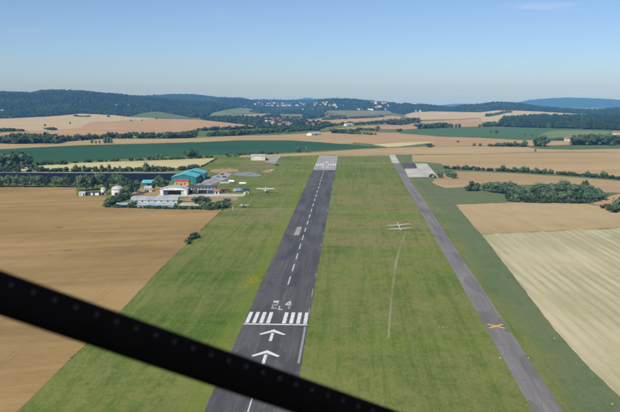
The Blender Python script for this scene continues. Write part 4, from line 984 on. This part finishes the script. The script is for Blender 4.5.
# open white hangar with shallow gable front
m_, rz_, wd_ = frame_from((160.2, 195.2), (187.2, 195.2)); hw = wd_/2
hg = empty('open_hangar', m_, rz_, 'white open fronted hangar with shallow arched gable', 'hangar')
bm = bmesh.new(); add_box(bm, -hw, -hw+2.8, 0, 15, -1, 4.6); bm_obj('pillar', bm, M['white_wall'], hg)
bm = bmesh.new(); add_box(bm, hw-2.8, hw, 0, 15, -1, 4.6); bm_obj('pillar', bm, M['white_wall'], hg)
bm = bmesh.new(); add_prism(bm, [(-hw-.4, 4.3), (hw+.4, 4.3), (hw+.4, 4.9), (hw*.5, 6.3), (0, 6.9), (-hw*.5, 6.3), (-hw-.4, 4.9)], -.3, .5); bm_obj('gable_front', bm, M['white_wall'], hg)
bm = bmesh.new(); add_prism(bm, [(-hw-.4, 4.94), (-hw*.5, 6.34), (0, 6.94), (hw*.5, 6.34), (hw+.4, 4.94), (hw+.4, 5.2), (hw*.5, 6.6), (0, 7.2), (-hw*.5, 6.6), (-hw-.4, 5.2)], -.6, 15); bm_obj('roof', bm, M['ltblue_roof'], hg)
bm = bmesh.new(); add_box(bm, -hw+2.8, hw-2.8, 14.6, 14.9, -1, 4.9); bm_obj('back_wall', bm, M['grey_wall'], hg)
bm = bmesh.new(); add_box(bm, -hw+2.8, -hw+6.5, .7, .9, 0, 4.25); bm_obj('sliding_door', bm, M['navy_wall'], hg)
bm = bmesh.new(); add_box(bm, hw-5.2, hw-2.8, .7, .9, 0, 4.25); bm_obj('sliding_door', bm, M['grey_wall'], hg)
# clubhouse: long low building with dark front
building('clubhouse', 'long low dark fronted clubhouse right of the open hangar', (188, 193.4), (215.5, 193.4), 12, 5.2, M['grey_wall'], M['dark_roof'], 'flat', .5, .6,
         [(-11, -4, 3.0, M['dark']), (-3, 4.5, 3.0, M['dark']), (5, 11, 3.0, M['navy_wall'])], [(-11.5+i*2.9, -9.6+i*2.9, 3.6, 4.7) for i in range(8)])
# kiosk with red roof
building('kiosk', 'small kiosk with pale red roof right of the clubhouse', (214.2, 193.9), (219.2, 193.9), 4, 2.4, M['white_wall'], M['tile_roof'], 'gable_x', 1.4, .7, [(-.6, .6, 2.0, M['dark'])])
building('hut', 'low dark hut right of the red roofed kiosk', (221, 192.4), (229, 192.4), 4, 2.3, M['brown_wall'], M['dark_roof'], 'flat', .3, .4, [(-2, -.6, 2, M['dark'])])
building('hut', 'small tan hut at the right end of the terrace', (245, 194.6), (249, 194.4), 4, 2.6, M['cream_wall'], M['dark_roof'], 'gable_y', .8, .3, [(-.6, .4, 2, M['dark'])])
# teal hall
building('sports_hall', 'large teal hall with bright turquoise sheet roof', (171.5, 183.6), (196.2, 183.6), 28, 6.0, M['teal_wall'], M['teal'], 'gable_y', 3.0, .5, [(2, 6, 4.4, M['dark'])], [(-9, -6, 2.4, 3.8), (-4.5, -1.5, 2.4, 3.8)], None, 'hall', None, 7)
building('hall_annex', 'stepped turquoise roofed annex behind the teal hall', (181.2, 180.0), (204.4, 180.0), 22, 6.6, M['teal_wall'], M['teal'], 'gable_y', 3.0, .4, None, (), None, 'hall', None, 5)
building('yellow_house', 'ochre house with red roof in front of the teal hall', (174.4, 185.9), (188.8, 185.9), 6, 4.2, M['yellow_wall'], M['red_roof'], 'gable_x', 1.5, .3, [(-1, .2, 2.2, M['dark'])], [(-5, -3.6, 1.2, 2.8), (2.2, 3.6, 1.2, 2.8)], None, 'house')
building('teal_shed', 'low shed with teal roof left of the tall teal hall', (142, 186), (157, 186), 14, 2.8, M['teal_wall'], M['teal'], 'gable_x', 2.0, .4, [(-2, 1, 2.4, M['dark'])], (), None, 'shed')
building('white_house', 'small white house below the low teal roof', (144.6, 192), (151.6, 191.8), 6, 3.4, M['white_wall'], M['ltblue_roof'], 'gable_x', 1.4, .3, [(-.6, .5, 2.1, M['dark'])], [(-2.4, -1.2, 1.2, 2.5), (1.3, 2.4, 1.2, 2.5)], None, 'house')
# sheds in front
building('long_shed', 'long pale grey roofed shed, the upper of two', (131, 203), (177.2, 203), 10, 2.2, M['white_wall'], M['grey_roof'], 'gable_x', 2.3, .5, None, [(-15+i*5, -13.4+i*5, .9, 2.1) for i in range(7)], None, 'shed')
building('long_shed', 'lower blue grey roofed shed beside the wheat', (137.2, 207.6), (173.6, 207.6), 9, 1.7, M['grey_wall'], M['blue_roof'], 'gable_x', 1.5, .4, None, [(-12+i*5, -10.6+i*5, .5, 1.4) for i in range(5)], None, 'shed')
building('low_shed', 'small pale blue roofed shed among bushes', (116.2, 207.0), (130, 206.8), 6, 1.5, M['white_wall'], M['blue_roof'], 'gable_x', 1.2, .3, [(-1, .4, 1.3, M['dark'])], (), None, 'shed')
# left group
building('hut', 'small white hut at the left end of the sheds', (79, 195.8), (85, 195.8), 4, 2.3, M['white_wall'], M['ltblue_roof'], 'gable_x', .8, .25, [(1, 2, 1.9, M['dark'])], [(-1.8, -.6, 1, 1.8)])
building('navy_shed', 'low navy blue shed with white corner panels', (85.3, 195.4), (99.2, 195.4), 5, 2.6, M['navy_wall'], M['dark_roof'], 'flat', .2, .25, [(2.4, 5.6, 2.2, M['white_wall']), (-1.2, .6, 2.2, M['white_wall'])], (), None, 'shed')
def drum(name, label, px, py, rad, h, dome, cat):
    p = P1(px, py); e = empty(name, (p[0], p[1]+rad, p[2]), 0, label, cat)
    bm = bmesh.new(); add_loft(bm, [((0, 0, -1), (rad, 0, 0), (0, rad, 0)), ((0, 0, h), (rad, 0, 0), (0, rad, 0))], 20); bm_obj('wall', bm, M['white_wall'], e)
    bm = bmesh.new(); secs = []
    for t in np.linspace(0, 1.45, 7): secs.append(((0, 0, h+.02+dome*math.sin(t)), ((rad+.2)*math.cos(t), 0, 0), (0, (rad+.2)*math.cos(t), 0)))
    add_loft(bm, secs, 20); bm_obj('dome', bm, M['ltblue_roof'], e, True)
    bm = bmesh.new(); add_box(bm, -1.0, 1.0, -rad-.15, -rad+.4, 0.02, 2.4); bm_obj('door', bm, M['dark'], e)
    bm = bmesh.new(); add_box(bm, rad*.5, rad*.5+1.6, -rad*.87-.12, -rad*.8, 2.2, 3.4); bm_obj('window', bm, M['glass'], e)
drum('water_tower', 'slim white domed silo left of the dome', 102.8, 195.2, 2.2, 5.2, 1.3, 'silo')
drum('dome_house', 'wide white round building with grey domed roof', 116, 195.4, 5.2, 4.6, 3.0, 'dome')
# far hangar
building('far_hangar', 'cream walled hangar with white roof near the far field edge', (251, 160.5), (265.2, 160.4), 17, 5.6, M['cream_wall'], M['ltblue_roof'], 'gable_x', 1.4, .4, [(-5, 4, 4.4, M['white_wall'])], (), None, 'hangar')
# hamlet houses
for pa, pb, dp, h, wl, rf, lb in [((565.6,141.2),(571,141.2),9,4,'white_wall','tile_roof','tile roofed house left of the hamlet trees'), ((592.5,144.3),(597.5,144.2),10,6,'white_wall','tile_roof','white gabled house between the hamlet trees'),
        ((612.5,145.4),(622,145.6),9,5,'cream_wall','tile_roof','tile roofed house at the right end of the hamlet'), ((613.8,135),(622,135),10,5,'cream_wall','tile_roof','tile roofed house above the hamlet at right edge')]:
    building('house', lb, pa, pb, dp, h, M[wl], M[rf], 'gable_x' if 'gabled' not in lb else 'gable_y', 3.0, .5, None, [(-3, -1.6, 1.2, 2.8), (1.4, 2.8, 1.2, 2.8)], None, 'house', None, 0, True)
building('barn', 'long white barn in the fields beyond the runway', (346.5, 126.2), (353.5, 126.0), 12, 5, M['white_wall'], M['ltblue_roof'], 'gable_x', 2.5, .5, [(-2, 2, 3.5, M['dark'])], (), None, 'barn')
building('barn', 'white long barn on the tan strip left of the runway end', (311.6, 135.8), (321, 135.2), 12, 4, M['white_wall'], M['ltblue_roof'], 'gable_x', 2.2, .5, [(-2, 2, 3, M['dark'])], (), None, 'barn')
# village and town: small far houses, walls and roof only
def far_house(px, py, wpx, h, wl, rf, label, group, depth=None, rise=3.0, flat=False, name='village_house', cat='house'):
    p = P1(px, py); r = math.hypot(p[0]-CAM[0], p[1]); wd = wpx*r/F_PX; hw = wd/2; dp = depth or wd*.75
    e = empty(name, p, math.atan2(-(p[0]-CAM[0]), p[1])+random.uniform(-.5, .5), label, cat, group)
    bm = bmesh.new()
    if flat: add_box(bm, -hw, hw, 0, dp, -3, h)
    else: add_prism(bm, [(0, -3), (dp, -3), (dp, h), (dp/2, h+rise), (0, h)], -hw, hw, 'x')
    bm_obj('wall', bm, M[wl], e); bm = bmesh.new(); t = .4
    if flat: add_box(bm, -hw-.3, hw+.3, -.3, dp+.3, h+.02, h+.6)
    else: add_prism(bm, [(-.6, h-.3), (dp/2, h+rise+.1), (dp+.6, h-.3), (dp+.6, h-.3+t), (dp/2, h+rise+.1+t), (-.6, h-.3+t)], -hw-.5, hw+.5, 'x')
    bm_obj('roof', bm, M[rf], e)
    return e
for i in range(46):
    px = random.gauss(282, 11); px = min(max(px, 258), 306); py = 123.4 + random.uniform(-3.6, 3.6)
    far_house(px, py, random.uniform(1.8, 3.2), random.uniform(4, 6.5), random.choice(['white_wall', 'cream_wall', 'cream_wall']), random.choice(['tile_roof', 'tile_roof', 'tile_roof', 'red_roof', 'dark_roof', 'ltblue_roof']),
              'small tile roofed house of the valley village', 'houses of the valley village', None, random.uniform(3, 4.2))
for i in range(14):
    far_house(random.uniform(306, 322), random.uniform(121.5, 127.5), random.uniform(1.8, 3), 5, 'white_wall', random.choice(['tile_roof', 'dark_roof']), 'pale house at the right end of the village', 'houses right of the village', None, 3.2)
for i in range(56):
    px = random.uniform(254, 338); py = random.uniform(104.6, 108.2)
    far_house(px, py, random.uniform(1.2, 2.4), random.uniform(14, 26), random.choice(['white_wall', 'white_wall', 'cream_wall', 'grey_wall']), random.choice(['tile_roof', 'ltblue_roof', 'dark_roof']),
              'pale apartment block of the far town', 'apartment blocks of the far town', 18, 5, random.random() < .6, 'town_block', 'building')
for px, wpx, h in [(284,2.6,24),(289,2.2,26),(297,2.8,28)]:
    far_house(px, 107.8, wpx, h, 'white_wall', 'ltblue_roof', 'bright white block standing out in the far town', 'bright white town blocks', 18, 4, True, 'town_block', 'building')
for px, wpx in [(294,4.2),(299.5,4),(306,5.5),(311.5,4)]:
    far_house(px, 110.6, wpx, 11, 'white_wall', 'ltblue_roof', 'long white factory hall below the far town', 'white factory halls below the town', 30, 4, True, 'factory_hall', 'building')
for px, py, wpx, h in [(321.5,109.6,5,14),(325,107,2.6,16),(336.5,109.6,1.6,20),(341.5,107,4.5,12),(358.5,110.4,3,10),(362,110.4,2.4,9),(370,110.6,6,11),(386,110.4,2.2,12)]:
    far_house(px, py, wpx, h, 'white_wall', 'ltblue_roof', 'white building on the edge of the town forest', 'white buildings by the town forest', 20, 4, True, 'town_block', 'building')
for px, py, wpx, h, rf in [(372,104.6,3,15,'tile_roof'),(375.5,105.6,2.6,24,'tile_roof'),(379,108.6,4.6,18,'dark_roof'),(383.5,105.4,5,18,'tile_roof'),(376.5,109.6,3,14,'tile_roof'),(388,107.6,2,14,'tile_roof')]:
    far_house(px, py, wpx, h, 'cream_wall', rf, 'cream building of the cluster on the forest hill', 'cream hilltop cluster', 22, 7, False, 'town_block', 'building')
for px, py, wpx in [(116.5,106.6,3),(120.5,106.4,4),(127,106.3,4.5),(131,105.8,2.2),(137,106.2,2.6)]:
    far_house(px, py, wpx, 10, 'white_wall', 'ltblue_roof', 'white building half hidden in the wooded ridge', 'white buildings in the wooded ridge', 22, 3, True, 'ridge_house', 'building')
far_house(3, 113, 2.4, 12, 'white_wall', 'ltblue_roof', 'single white house at the far left forest edge', None, 14, 3, False, 'ridge_house', 'house')
far_house(243, 107.6, 3.4, 12, 'white_wall', 'ltblue_roof', 'white hall on top of the light green slope', None, 22, 3, True, 'town_block', 'building')
for px in (416.5, 420):
    far_house(px, 112.2, 1.8, 8, 'white_wall', 'ltblue_roof', 'tiny white house on the crest of the cream rise', 'tiny white houses on the cream rise', 12, 3, False, 'village_house', 'house')
for px in (588, 592, 595.5, 599, 603, 606):
    far_house(px, 110.2, 1.6, 9, 'white_wall', 'ltblue_roof', 'far white house below the long blue hill', 'far white houses below the blue hill', 14, 3, False, 'village_house', 'house')

# ------------------------------------------------------------------ solar rows
ya, yb = depth_of(183.2, 40), depth_of(174.9, 40)
nrow = 16
for i in range(nrow):
    t = (i+.5)/nrow; py = 183.0 + (175.2-183.0)*t
    yy = ya + (yb-ya)*t
    x0 = float(P1(-110, py)[0]); x1 = float(P1(141 if t < .35 else 176, py)[0])
    z = zg((x0+x1)/2, yy); L = x1-x0
    e = empty('solar_row', ((x0+x1)/2, yy, z), 0, ('nearest' if i == 0 else 'farthest' if i == nrow-1 else ORD[i].replace('left', 'front'))+' dark navy row of solar panels behind the tree row', 'solar panels', 'rows of the solar field')
    bm = bmesh.new(); add_prism(bm, [(-2.9, 0.4), (2.9, 2.0), (2.9, 2.06), (-2.9, 0.46)], -L/2, L/2, 'x'); bm_obj('panel_table', bm, M['pv'], e)
    bm = bmesh.new()
    for q in range(int(L/12)):
        xx = -L/2+6+q*12; add_box(bm, xx-.08, xx+.08, -.08, .08, -.3, 1.2)
    o = bm_obj('support_posts', bm, M['steel'], e); o['kind'] = 'stuff'

# ------------------------------------------------------------------ aircraft, vehicles and markers
def wing_mesh(bm, half, c0, c1, t, z0, dih, y0, sweep=0.0):
    for s in (-1, 1):
        a = []
        for x, c in ((0, c0), (s*half, c1)):
            z = z0 + abs(x)*dih; yl = y0 + (sweep if x else 0)
            tt = t*c/c0
            a.append([bm.verts.new((x, yl-c*.35, z)), bm.verts.new((x, yl-c*.1, z+tt)), bm.verts.new((x, yl+c*.65, z)), bm.verts.new((x, yl-c*.1, z-tt*.4))])
        for i in range(4):
            f = (a[0][i], a[0][(i+1) % 4], a[1][(i+1) % 4], a[1][i]); bm.faces.new(f if s < 0 else f[::-1])
        bm.faces.new(a[1] if s > 0 else a[1][::-1])
def glider(px, py, rz, label, roll=0.05):
    p = P1(px, py); e = empty('glider', (p[0], p[1], p[2]+.05), rz, label, 'glider', 'gliders parked on the grass')
    X, Z = Vector((1, 0, 0)), Vector((0, 0, 1))
    secs = [(-2.0, .62, .06, .06), (-1.6, .66, .25, .28), (-.8, .72, .34, .44), (0, .8, .34, .46), (.9, .86, .24, .30), (2.2, .9, .13, .16), (4.4, .98, .09, .11), (4.7, 1.0, .05, .06)]
    bm = bmesh.new(); add_loft(bm, [((0, y, z), X*rx, Z*rz_) for y, z, rx, rz_ in secs], 12); bm_obj('fuselage', bm, M['gelcoat'], e, True)
    bm = bmesh.new(); wing_mesh(bm, 7.5, 1.25, .7, .16, 1.12, .03, .1); wgo = bm_obj('wing', bm, M['gelcoat'], e); wgo.rotation_euler = (0, roll, 0)
    bm = bmesh.new(); add_prism(bm, [(4.0, 1.0), (4.75, 1.0), (4.9, 2.15), (4.45, 2.15)], -.05, .05, 'x'); bm_obj('fin', bm, M['gelcoat'], e)
    bm = bmesh.new(); wing_mesh(bm, 1.0, .4, .28, .05, 2.17, 0, 4.6); bm_obj('tailplane', bm, M['gelcoat'], e)
    bm = bmesh.new(); add_loft(bm, [((0, y, z), X*rx, Z*q) for y, z, rx, q in [(-1.5, .82, .1, .1), (-1.0, 1.0, .25, .24), (-.4, 1.1, .26, .24), (.1, 1.12, .1, .1)]], 10); bm_obj('canopy', bm, M['glass'], e, True)
    bm = bmesh.new(); add_loft(bm, [((-.08, .1, .22), (0, .24, 0), (0, 0, .24)), ((.08, .1, .22), (0, .24, 0), (0, 0, .24))], 10); bm_obj('wheel', bm, M['rubber'], e)
    return e
glider(399.2, 226.6, R(9), 'white glider parked on the grass, the farther of two', -.06)
glider(400.4, 230.5, R(7), 'white glider parked on the grass, the nearer of two', -.06)
def plane(px, py, rz, span, label, body, wingm, low=False):
    p = P1(px, py); e = empty('parked_aircraft', (p[0], p[1], p[2]+.05), rz, label, 'aircraft'); s = span/11.0
    X, Z = Vector((1, 0, 0)), Vector((0, 0, 1)); bm = bmesh.new()
    add_loft(bm, [((0, y*s, z*s), X*rx*s, Z*q*s) for y, z, rx, q in [(-2.6, 1.25, .2, .2), (-2.4, 1.25, .42, .42), (-1.2, 1.35, .55, .6), (-.2, 1.5, .6, .75), (1.2, 1.5, .5, .62), (3.2, 1.55, .24, .32), (5.2, 1.65, .08, .14)]], 12); bm_obj('fuselage', bm, body, e, True)
    bm = bmesh.new(); wing_mesh(bm, 5.5*s, 2.0*s, 1.7*s, .26*s, (2.28 if not low else 1.0)*s, .025, -.1*s); bm_obj('wing', bm, wingm, e)
    bm = bmesh.new(); add_prism(bm, [(4.0*s, 1.7*s), (5.3*s, 1.65*s), (5.5*s, 3.1*s), (4.9*s, 3.1*s)], -.07*s, .07*s, 'x'); bm_obj('fin', bm, wingm, e)
    bm = bmesh.new(); wing_mesh(bm, 1.8*s, 1.0*s, .7*s, .08*s, 1.75*s, 0, 4.7*s); bm_obj('tailplane', bm, wingm, e)
    bm = bmesh.new(); add_loft(bm, [((0, y*s, z*s), X*rx*s, Z*q*s) for y, z, rx, q in [(-1.35, 1.7, .35, .1), (-.8, 1.95, .5, .28), (.5, 2.0, .5, .26), (1.0, 1.9, .3, .12)]], 10); bm_obj('cabin_glass', bm, M['glass'], e, True)
    for sx in (-1, 1):
        bm = bmesh.new(); a = Vector((sx*.5*s, -.4*s, 1.0*s)); b2 = Vector((sx*1.15*s, -.6*s, .3*s)); d = (b2-a).normalized(); u = d.orthogonal().normalized(); v = d.cross(u)
        add_loft(bm, [(a, u*.06*s, v*.06*s), (b2, u*.05*s, v*.05*s)], 6); bm_obj('landing_leg', bm, M['steel'], e)
        bm = bmesh.new(); add_loft(bm, [((sx*1.15*s-.09*s, -.6*s, .3*s), (0, .3*s, 0), (0, 0, .3*s)), ((sx*1.15*s+.09*s, -.6*s, .3*s), (0, .3*s, 0), (0, 0, .3*s))], 10); bm_obj('wheel', bm, M['rubber'], e)
        if not low:
            bm = bmesh.new(); a = Vector((sx*.55*s, -.3*s, 1.1*s)); b2 = Vector((sx*2.8*s, -.3*s, 2.32*s)); d = (b2-a).normalized(); u = d.orthogonal().normalized(); v = d.cross(u)
            add_loft(bm, [(a, u*.05*s, v*.05*s), (b2, u*.05*s, v*.05*s)], 6); bm_obj('wing_strut', bm, wingm, e)
    bm = bmesh.new(); add_loft(bm, [((-.07*s, -2.2*s, .25*s), (0, .25*s, 0), (0, 0, .25*s)), ((.07*s, -2.2*s, .25*s), (0, .25*s, 0), (0, 0, .25*s))], 10); bm_obj('wheel', bm, M['rubber'], e)
    bm = bmesh.new(); add_box(bm, -.9*s, .9*s, -2.68*s, -2.62*s, 1.18*s, 1.32*s); bm_obj('propeller', bm, M['dark'], e)
    return e
plane(265.6, 192.6, R(4), 15.5, 'white high winged aircraft parked on the grass left of the runway', M['gelcoat'], M['gelcoat'])
plane(244.0, 207.6, R(38), 8.6, 'navy blue light aircraft with white wing near the windsock', M['blue_paint'], M['gelcoat'])
def car(px, py, rz, label, paint, L=4.3, W=1.8, H=1.5, van=False, cat='car', name='parked_car'):
    p = P1(px, py); e = empty(name, (p[0], p[1], p[2]+.08), rz, label, cat); l = L/2
    prof = [(-l, .35), (l, .35), (l, .85), (l*.62, .95), (l*.3, H), (-l*.75, H), (-l, .95)] if not van else [(-l, .35), (l, .35), (l, 1.1), (l*.8, H), (-l, H)]
    bm = bmesh.new(); add_prism(bm, prof, -W/2, W/2, 'y'); bm_obj('body', bm, paint, e)
    bm = bmesh.new(); k = .03; add_box(bm, -l*.6, l*.2, -W/2-k, W/2+k, H*.66, H*.9); bm_obj('side_window', bm, M['glass'], e)
    for x in (-l*.6, l*.62):
        for y in (-W/2+.05, W/2-.05):
            bm = bmesh.new(); add_loft(bm, [((x, y-.1, .32), (.32, 0, 0), (0, 0, .32)), ((x, y+.1, .32), (.32, 0, 0), (0, 0, .32))], 10); bm_obj('wheel', bm, M['rubber'], e)
    return e
car(214.6, 180.6, R(20), 'silver van parked right of the teal hall', M['silver_paint'], 5.4, 2, 2.3, True, 'van', 'parked_van')
car(222.2, 174.8, R(60), 'small red car beyond the parking yard', M['red_paint'])
car(210.8, 182.2, R(15), 'silver car near the corner of the teal hall', M['silver_paint'])
car(224.5, 177.6, R(-20), 'dark car on the far side of the parking yard', M['blue_paint'])
car(218.0, 177.2, R(25), 'light blue car in the middle of the parking yard', M['lblue_paint'])
def trailer(px, py, rz, L, label, mat=None, H=1.7, W=1.5):
    p = P1(px, py); e = empty('glider_trailer', (p[0], p[1], p[2]+.05), rz, label, 'trailer'); l = L/2; mat = mat or M['gelcoat']
    arc = [(W/2*math.cos(t), .95+(H-.95)*math.sin(t)) for t in np.linspace(0, math.pi, 9)]
    bm = bmesh.new(); add_prism(bm, [(-W/2, .4), (W/2, .4)]+arc, -l, l, 'y'); bo = bm_obj('body', bm, mat, e); bo.rotation_euler = (0, 0, math.pi/2)
    for y in (-W/2, W/2):
        bm = bmesh.new(); add_loft(bm, [((.4, y-.1, .3), (.3, 0, 0), (0, 0, .3)), ((.4, y+.1, .3), (.3, 0, 0), (0, 0, .3))], 10); bm_obj('wheel', bm, M['rubber'], e)
    bm = bmesh.new(); add_box(bm, l, l+1.2, -.06, .06, .42, .54); bm_obj('drawbar', bm, M['steel'], e)
trailer(224.6, 184.0, R(6), 9.0, 'long pale trailer behind the clubhouse yard', M['silver_paint'], 2.0, 2.0)
trailer(231.6, 182.2, R(-8), 5.5, 'short white trailer behind the long pale one', None, 2.0, 2.0)
trailer(242.6, 184.2, R(4), 6.5, 'white trailer alone on the grass behind the truck', None, 1.8, 1.8)
# light blue truck with dark container
p = P1(239.2, 191.7); tr = empty('flatbed_truck', p, R(3), 'light blue truck on the grass at the terrace end', 'truck')
bm = bmesh.new(); add_prism(bm, [(-3.3, .8), (1.6, .8), (1.6, 2.9), (-3.3, 2.9)], -1.2, 1.2, 'y'); bm_obj('box_body', bm, M['lblue_paint'], tr)
bm = bmesh.new(); add_prism(bm, [(-5.0, .6), (-3.4, .6), (-3.4, 2.6), (-4.5, 2.6), (-5.0, 1.7)], -1.1, 1.1, 'y'); bm_obj('cab', bm, M['gelcoat'], tr)
bm = bmesh.new(); add_box(bm, -4.6, -3.7, -1.14, 1.14, 1.75, 2.4); bm_obj('cab_window', bm, M['glass'], tr)
for x in (-4.2, -1.5, .6):
    for y in (-1.1, 1.1):
        bm = bmesh.new(); add_loft(bm, [((x, y-.14, .45), (.45, 0, 0), (0, 0, .45)), ((x, y+.14, .45), (.45, 0, 0), (0, 0, .45))], 10); bm_obj('wheel', bm, M['rubber'], tr)
p = P1(246.2, 191.5); cn = empty('container', p, R(2), 'dark navy container right of the light blue truck', 'container')
bm = bmesh.new(); add_box(bm, -2.7, 2.7, -1.2, 1.2, 0, 2.5); bm_obj('body', bm, M['navy_wall'], cn)
for i in range(12):
    bm = bmesh.new(); add_box(bm, -2.5+i*.43, -2.32+i*.43, -1.26, -1.2, .15, 2.35); bm_obj('rib', bm, M['navy_wall'], cn)
bm = bmesh.new(); add_box(bm, 2.7, 2.76, -1.1, 1.1, .1, 2.4); bm_obj('door', bm, M['dark_roof'], cn)
p = P1(271, 172.0); ex = empty('digger', p, R(20), 'small cream digger on the bare earth patch', 'digger')
bm = bmesh.new(); add_box(bm, -1.6, 1.6, -1.1, -.6, .0, .7); add_box(bm, -1.6, 1.6, .6, 1.1, 0, .7); bm_obj('tracks', bm, M['rubber'], ex)
bm = bmesh.new(); add_prism(bm, [(-1.7, .75), (1.2, .75), (1.2, 2.7), (.1, 2.8), (-.1, 1.7), (-1.7, 1.6)], -1, 1, 'y'); bm_obj('body', bm, M['cream_wall'], ex)
bm = bmesh.new(); add_prism(bm, [(1.2, 1.0), (1.5, 1.0), (3.2, 3.0), (4.3, 1.2), (4.5, 1.4), (3.3, 3.4), (1.2, 1.6)], -.15, .15, 'y'); bm_obj('boom', bm, M['cream_wall'], ex)
# windsock mast
p = P1(232.6, 211.0); ws = empty('windsock', p, 0, 'cream windsock mast at the end of the pale path', 'windsock')
bm = bmesh.new(); add_loft(bm, [((0, 0, -.2), (.16, 0, 0), (0, .16, 0)), ((0, 0, 4.2), (.09, 0, 0), (0, .09, 0))], 8); bm_obj('mast', bm, M['cream_wall'], ws)
bm = bmesh.new(); add_loft(bm, [((.05, -.05, 4.0), (0, .42, 0), (.1, 0, .42)), ((.35, .1, 2.8), (.3, .1, 0), (0, .3, .1)), ((.45, .15, 1.6), (.24, .1, 0), (0, .22, .05))], 10); bm_obj('sock', bm, M['cream_wall'], ws)
# low white marker boards
def marker(px, py, label, group, s=1.0):
    p = P1(px, py); e = empty('marker_board', p, 0, label, 'marker', group)
    bm = bmesh.new(); add_prism(bm, [(-.45*s, 0), (.45*s, 0), (0.05, .62*s), (-.05, .62*s)], -.75*s, .75*s, 'x'); bm_obj('board', bm, M['gelcoat'], e)
    bm = bmesh.new(); add_box(bm, -.8*s, .8*s, -.5*s, .5*s, -.05, .03); bm_obj('base', bm, M['steel'], e)
for px in (346.5, 350.6, 354.4): marker(px, 326, 'tiny white marker board left of the painted reflection streak', 'three markers left of the painted reflection streak', .16)
for px in (439, 443, 447.5): marker(px, 327.2, 'tiny white marker board right of the painted reflection streak', 'three markers right of the painted reflection streak', .16)
marker(500.2, 358, 'white marker board left of the taxi track', None, .24)
marker(528.4, 358, 'white marker board right of the taxi track', None, .24)
marker(554.5, 338, 'white marker board beside the pale striped field', None, .24)
marker(612.3, 404, 'white marker board at the lower right corner', None, .24)
# yellow flowers on the verge
g = np.random.default_rng(3); n = 900
px = g.normal(252, 6.0, n); py = 280 + g.normal(0, 3.0, n) - (px-253)*.25
keep = px < 262.0 - (py-281)*.44; p = P(px[keep], py[keep]); n = len(p)
s = g.uniform(.06, .17, n); dv = np.stack([[-1, -1, .25], [1, -1, .3], [1, 1, .35], [-1, 1, .3]])
Vv = (p[:, None, :] + dv[None]*s[:, None, None]*np.array([1, 1, 1])).reshape(-1, 3)
me = fast_mesh('wild_flowers', Vv, np.arange(n*4).reshape(-1, 4), M['flower'])
o = bpy.data.objects.new('wild_flowers', me); col.objects.link(o); tag(o, 'yellow wild flowers on the runway verge', kind='stuff')

# ------------------------------------------------------------------ strut of the aircraft the picture is taken from
def cam_point(px, py, dist):
    r, u = (px-CX)/F_PX, (CY-py)/F_PX
    m = cam.rotation_euler.to_matrix()
    return Vector(CAM) + m @ Vector((r*dist, u*dist, -dist))
DIA = 0.050
A = cam_point(-90, 262, 0.88); B = cam_point(470, 454, 1.22)
ax = (B-A).normalized(); LEN = (B-A).length
st = empty('wing_strut', A, 0, 'black riveted aircraft strut crossing the lower left foreground', 'strut')
u = ax.orthogonal().normalized(); v = ax.cross(u)
bm = bmesh.new(); add_loft(bm, [(ax*(LEN*t), u*DIA/2, v*DIA/2) for t in np.linspace(0, 1, 9)], 32); bm_obj('tube', bm, M['black'], st, True)
up = (m_up := cam.rotation_euler.to_matrix() @ Vector((0, 1, 0))); tocam = (Vector(CAM)-(A+B)/2).normalized()
perp = (up - ax*up.dot(ax)).normalized(); tc = (tocam - ax*tocam.dot(ax)); tc = (tc - perp*tc.dot(perp)).normalized()
rd = (perp*0.56 + tc*0.83).normalized()
bmr = bmesh.new(); bmesh.ops.create_uvsphere(bmr, u_segments=10, v_segments=6, radius=0.0033)
rme = bpy.data.meshes.new('rivet'); bmr.to_mesh(rme); bmr.free(); rme.materials.append(M['rivet'])
k = 0.03
while k < LEN-.02:
    o = bpy.data.objects.new('rivet', rme); col.objects.link(o); o.parent = st; o.location = ax*k + rd*(DIA/2-.0008); k += 0.0262

# ------------------------------------------------------------------ haze
allz = float(min(GZ.min(), -160))
bm = bmesh.new(); add_box(bm, -20600, 20600, -20600, 20600, float(GZ.min())-1.0, 190.0)
m = bpy.data.materials.new('summer_haze'); m.use_nodes = True; n = m.node_tree; n.nodes.clear()
o_ = n.nodes.new('ShaderNodeOutputMaterial'); pv = n.nodes.new('ShaderNodeVolumePrincipled')
pv.inputs['Color'].default_value = (0.14, 0.44, 1.0, 1); pv.inputs['Absorption Color'].default_value = (1, 1, 1, 1)
pv.inputs['Density'].default_value = 7.6e-5; pv.inputs['Anisotropy'].default_value = -0.25
n.links.new(pv.outputs[0], o_.inputs['Volume'])
hz = bm_obj('haze', bm, m); tag(hz, 'thin blue summer haze over the whole valley', kind='stuff'); hz.display_type = 'WIRE'

by = {}
for o in scene.objects:
    if o.parent is None and 'category' in o: by.setdefault(o['label'], []).append(o)
for lb, os_ in by.items():
    if 1 < len(os_) <= len(ORD): ordered(os_)
